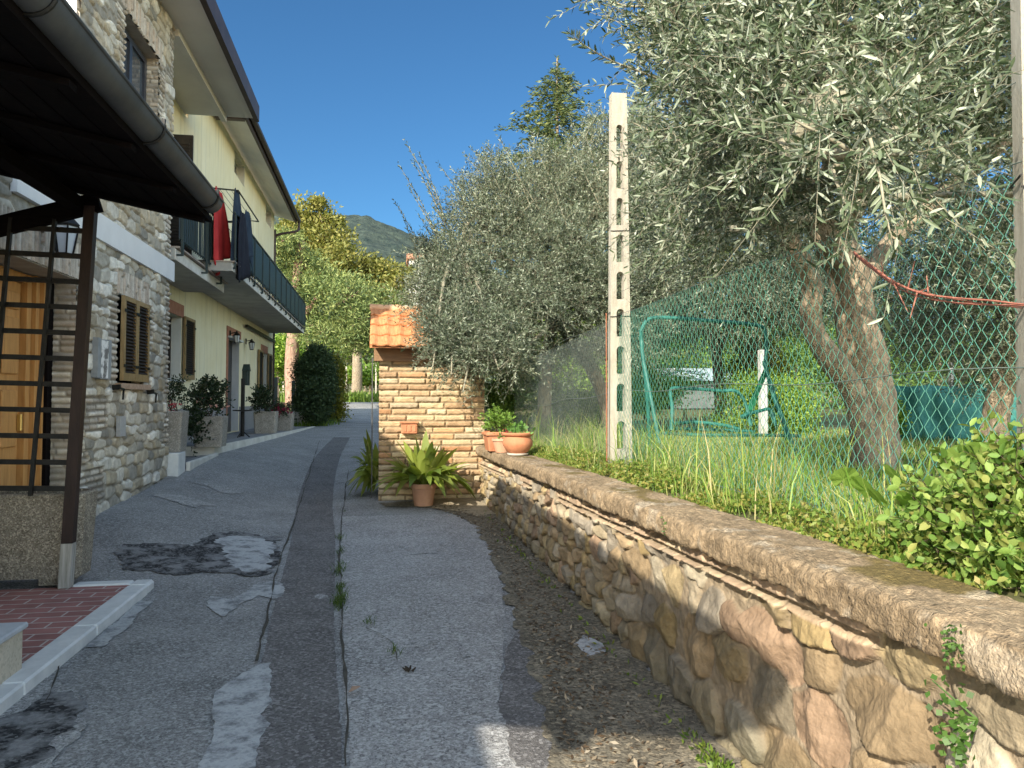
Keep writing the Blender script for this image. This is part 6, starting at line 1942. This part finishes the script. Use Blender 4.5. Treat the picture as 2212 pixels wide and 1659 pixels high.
# pale hut with hipped roof, white car-like shapes are hedged in
hp = BG(1515, 850, 30, float(garden_z(30)))
hut = thing('garden_hut', 'small grey hut with a pale hipped metal roof beyond the swing', 'hut', hp)
c = BG(1515, 822, 30)
MB().box(c[0] - 1.25, c[0] + 1.25, c[1] - .8, c[1] + 1.2, hp[2], c[2] - .05).build('wall', mat('hut_wall', (.09, .10, .10), (.16, .17, .17), 3, .8), hut)
mb = MB(); e = c[2] - .04; z2 = BG(1515, 795, 30)[2]
mb.add([(c[0] - 1.6, c[1] - 1.1, e), (c[0] + 1.6, c[1] - 1.1, e), (c[0] + 1.6, c[1] + 1.5, e), (c[0] - 1.6, c[1] + 1.5, e), (c[0] - .75, c[1] + .2, z2), (c[0] + .75, c[1] + .2, z2)], [(0, 1, 5, 4), (1, 2, 5), (2, 3, 4, 5), (3, 0, 4), (3, 2, 1, 0)])
mb.build('roof', mat('pale_metal_roof', (.28, .34, .38), (.38, .44, .48), 2, .4, metal=.1), hut)
wl = BG(1405, 812, 34)
tag(MB().bbox(wl[0] - 1.3, wl[0] + 1.3, wl[1], wl[1] + .3, 1.2, wl[2] + .35, .02).build('white_wall', m_white), 'low white wall seen between the slotted post and the pale roofed hut', 'wall')
for px, y0, y1, zc, w in ((1652, 755, 870, 14, .13), (1903, 700, 915, 12.5, .15)):
    q = BG(px, y1, zc); g = float(garden_z(q[1]))
    tag(MB().bbox(q[0] - w / 2, q[0] + w / 2, q[1], q[1] + w, g - .1, BG(px, y0, zc)[2], .012).build('concrete_post', m_tub), ['slim white concrete post behind the garden swing', 'plain white concrete post behind the forked olive trunk'][px > 1700], 'post')
# teal shade net on its own posts
n0, n1 = BG(1915, 940, 13.5), BG(2420, 950, 12.0)
net = thing('shade_net', 'teal shade net stretched along the back of the garden at the right', 'net', n0)
K = 60; V = []; Fs = []
for i in range(K):
    t_ = i / (K - 1); p = n0 + (n1 - n0) * t_
    for j in range(8):
        s_ = j / 7
        V.append((p[0] + .05 * math.sin(i * .9 + j * .6), p[1] + .07 * math.sin(i * .55) + .04 * math.sin(j * 1.3 + i * .3), float(garden_z(p[1])) + .02 + s_ * (.98 - .05 * abs(math.sin(i * .26)))))
for i in range(K - 1):
    for j in range(7): Fs.append((i * 8 + j, i * 8 + 8 + j, i * 8 + 9 + j, i * 8 + j + 1))
o = mesh_obj('netting', V, Fs, mat('teal_net', (.025, .13, .125), (.055, .21, .195), 14, .8, .4, 120), net, True)
o.modifiers.new('thick', 'SOLIDIFY').thickness = .01
for t_ in (.02, .33, .66, .98):
    p = n0 + (n1 - n0) * t_; MB().bar((p[0], p[1] + .12, .9), (p[0], p[1] + .12, 2.2), .06, .06).build('post', m_tub, net)
# grey garden fence and gate beyond the yellow house
gf = thing('board_fence', 'dark grey board fence and gate between the yellow house and the dark hedge', 'fence', (-4, 28, .7))
f0, f1 = BG(592, 905, 28.2), BG(668, 905, 27.2)
mb = MB(); ux = (f1 - f0)[:2] / np.linalg.norm((f1 - f0)[:2])
mb.box(f0[0] - .06, f0[0] + .10, f0[1], f0[1] + .16, .6, BG(600, 815, 28.2)[2]).box(f0[0] + .62, f0[0] + .74, f0[1] - .1, f0[1] + .03, .6, BG(636, 822, 28)[2])
mb.build('post', mat('grey_green_paint', (.07, .085, .09), (.10, .12, .125), 5, .7), gf)
mb = MB()
for k in range(9): mb.box(f0[0] + .76 + k * .13, f0[0] + .76 + k * .13 + .12, f0[1] - .1, f0[1] - .07, .7, BG(640, 835, 28)[2])
mb.build('boards', bpy.data.materials['grey_green_paint'], gf)
# far white house on the slope
fh = BG(893, 600, 110); far = thing('far_house', 'distant small white house glimpsed left of the olive tree', 'house', fh)
a_ = BG(884, 600, 110); b_ = BG(915, 560, 110)
MB().box(a_[0], b_[0], a_[1], a_[1] + 6, a_[2] - 16, b_[2]).build('wall', m_white, far)
MB().prism([(a_[1] - .4, b_[2]), (a_[1] + 6.4, b_[2]), (a_[1] + 3, b_[2] + 1.4)], (a_[0] - .3, 0, 0), (0, 1, 0), (0, 0, 1), (b_[0] - a_[0] + .6, 0, 0)).build('roof', m_rtile, far)
MB().box(a_[0] + .5, a_[0] + 1.2, a_[1] - .05, a_[1] - .003, b_[2] - 1.6, b_[2] - .6).build('window', m_glass, far)

# ================================================================== HILL
rx = [-1400, -400, 200, 500, 640, 720, 790, 850, 910, 1000, 1100, 1300, 1600, 2200, 3200]
ry = [640, 560, 500, 462, 455, 457, 463, 486, 512, 556, 600, 660, 720, 770, 800]
cols = np.linspace(-1400, 3200, 520); rows = np.linspace(0, 1, 90)
Pc, T_ = np.meshgrid(cols, rows, indexing='ij')
yr = np.interp(Pc, rx, ry)
dist = 260 + 640 * T_
dirs = np.stack([(Pc - CX) / F, -(np.full_like(Pc, PPY) - PPY) / F, -np.ones_like(Pc)], -1) @ CR.T
hd = dirs[..., :2] / np.linalg.norm(dirs[..., :2], axis=-1, keepdims=True)
el = (865 - yr) / np.sqrt(F ** 2 + (Pc - CX) ** 2) * .985
XY = hd * dist[..., None]
zz = EYE - 10 + (el * 900 + 12) * T_ ** .8
zz = zz + (fbm(XY[..., 0] / 14, XY[..., 1] / 14, 95, 3) - .5) * 9 * sstep(0, .2, T_) + (fbm(XY[..., 0] / 90, XY[..., 1] / 90, 96, 3) - .5) * 16 * sstep(.1, .5, T_) * (1 - sstep(.8, 1., T_))
V = np.concatenate([XY, zz[..., None]], -1)
nu, nv = Pc.shape
I = np.arange(nu * nv).reshape(nu, nv)
FQ = np.stack([I[:-1, :-1], I[1:, :-1], I[1:, 1:], I[:-1, 1:]], -1).reshape(-1, 4)
m_hill = mat('wooded_hill', (.014, .028, .026), (.050, .070, .055), .11, .95, 1, .25, lo=.35, hi=.68, bdist=3)
tag(mesh_obj('hills', V.reshape(-1, 3), FQ, m_hill, smooth=True), kind='structure')

# ================================================================== LIGHT
EL, AZ = R(30.5), R(38.5)
d = Vector((math.sin(AZ) * math.cos(EL), math.cos(AZ) * math.cos(EL), -math.sin(EL)))
sl = bpy.data.lights.new('sun', 'SUN'); sl.energy = 4.7; sl.angle = R(.5); sl.color = (1, .91, .75)
so = bpy.data.objects.new('sun', sl); COL.objects.link(so); so.rotation_euler = d.to_track_quat('-Z', 'Y').to_euler(); so.location = (-10, -14, 12)
w = bpy.data.worlds.new('World'); SC.world = w; w.use_nodes = True
N = w.node_tree.nodes; L = w.node_tree.links
sk = N.new('ShaderNodeTexSky'); sk.sky_type = 'NISHITA'; sk.sun_disc = False; sk.sun_elevation = EL; sk.sun_rotation = AZ + math.pi
sk.air_density = 1.0; sk.dust_density = .3; sk.ozone_density = 2.5; sk.altitude = 300
bg = N['Background']; bg.inputs['Strength'].default_value = .15
# deep blue sky ahead; added brightness overhead, beside and behind to fill the shade
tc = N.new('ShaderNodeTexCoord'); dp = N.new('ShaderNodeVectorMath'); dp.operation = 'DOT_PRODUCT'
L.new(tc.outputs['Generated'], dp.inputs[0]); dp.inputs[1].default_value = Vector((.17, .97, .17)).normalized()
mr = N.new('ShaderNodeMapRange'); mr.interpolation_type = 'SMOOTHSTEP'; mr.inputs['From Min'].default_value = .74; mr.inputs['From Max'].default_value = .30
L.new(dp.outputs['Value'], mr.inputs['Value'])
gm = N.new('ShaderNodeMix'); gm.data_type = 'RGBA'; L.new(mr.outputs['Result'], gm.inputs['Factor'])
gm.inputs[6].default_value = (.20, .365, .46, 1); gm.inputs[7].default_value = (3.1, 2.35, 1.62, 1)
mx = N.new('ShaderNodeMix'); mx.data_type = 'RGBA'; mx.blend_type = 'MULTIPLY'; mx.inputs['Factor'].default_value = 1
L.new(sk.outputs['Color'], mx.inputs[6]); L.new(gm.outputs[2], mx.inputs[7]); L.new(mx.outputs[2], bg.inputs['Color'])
SC.view_settings.view_transform = 'Standard'; SC.view_settings.look = 'None'; SC.view_settings.exposure = 1.08; SC.view_settings.gamma = 1
SC.cycles.max_bounces = 8; SC.cycles.diffuse_bounces = 4; SC.cycles.transparent_max_bounces = 8
SC.cycles.use_denoising = True
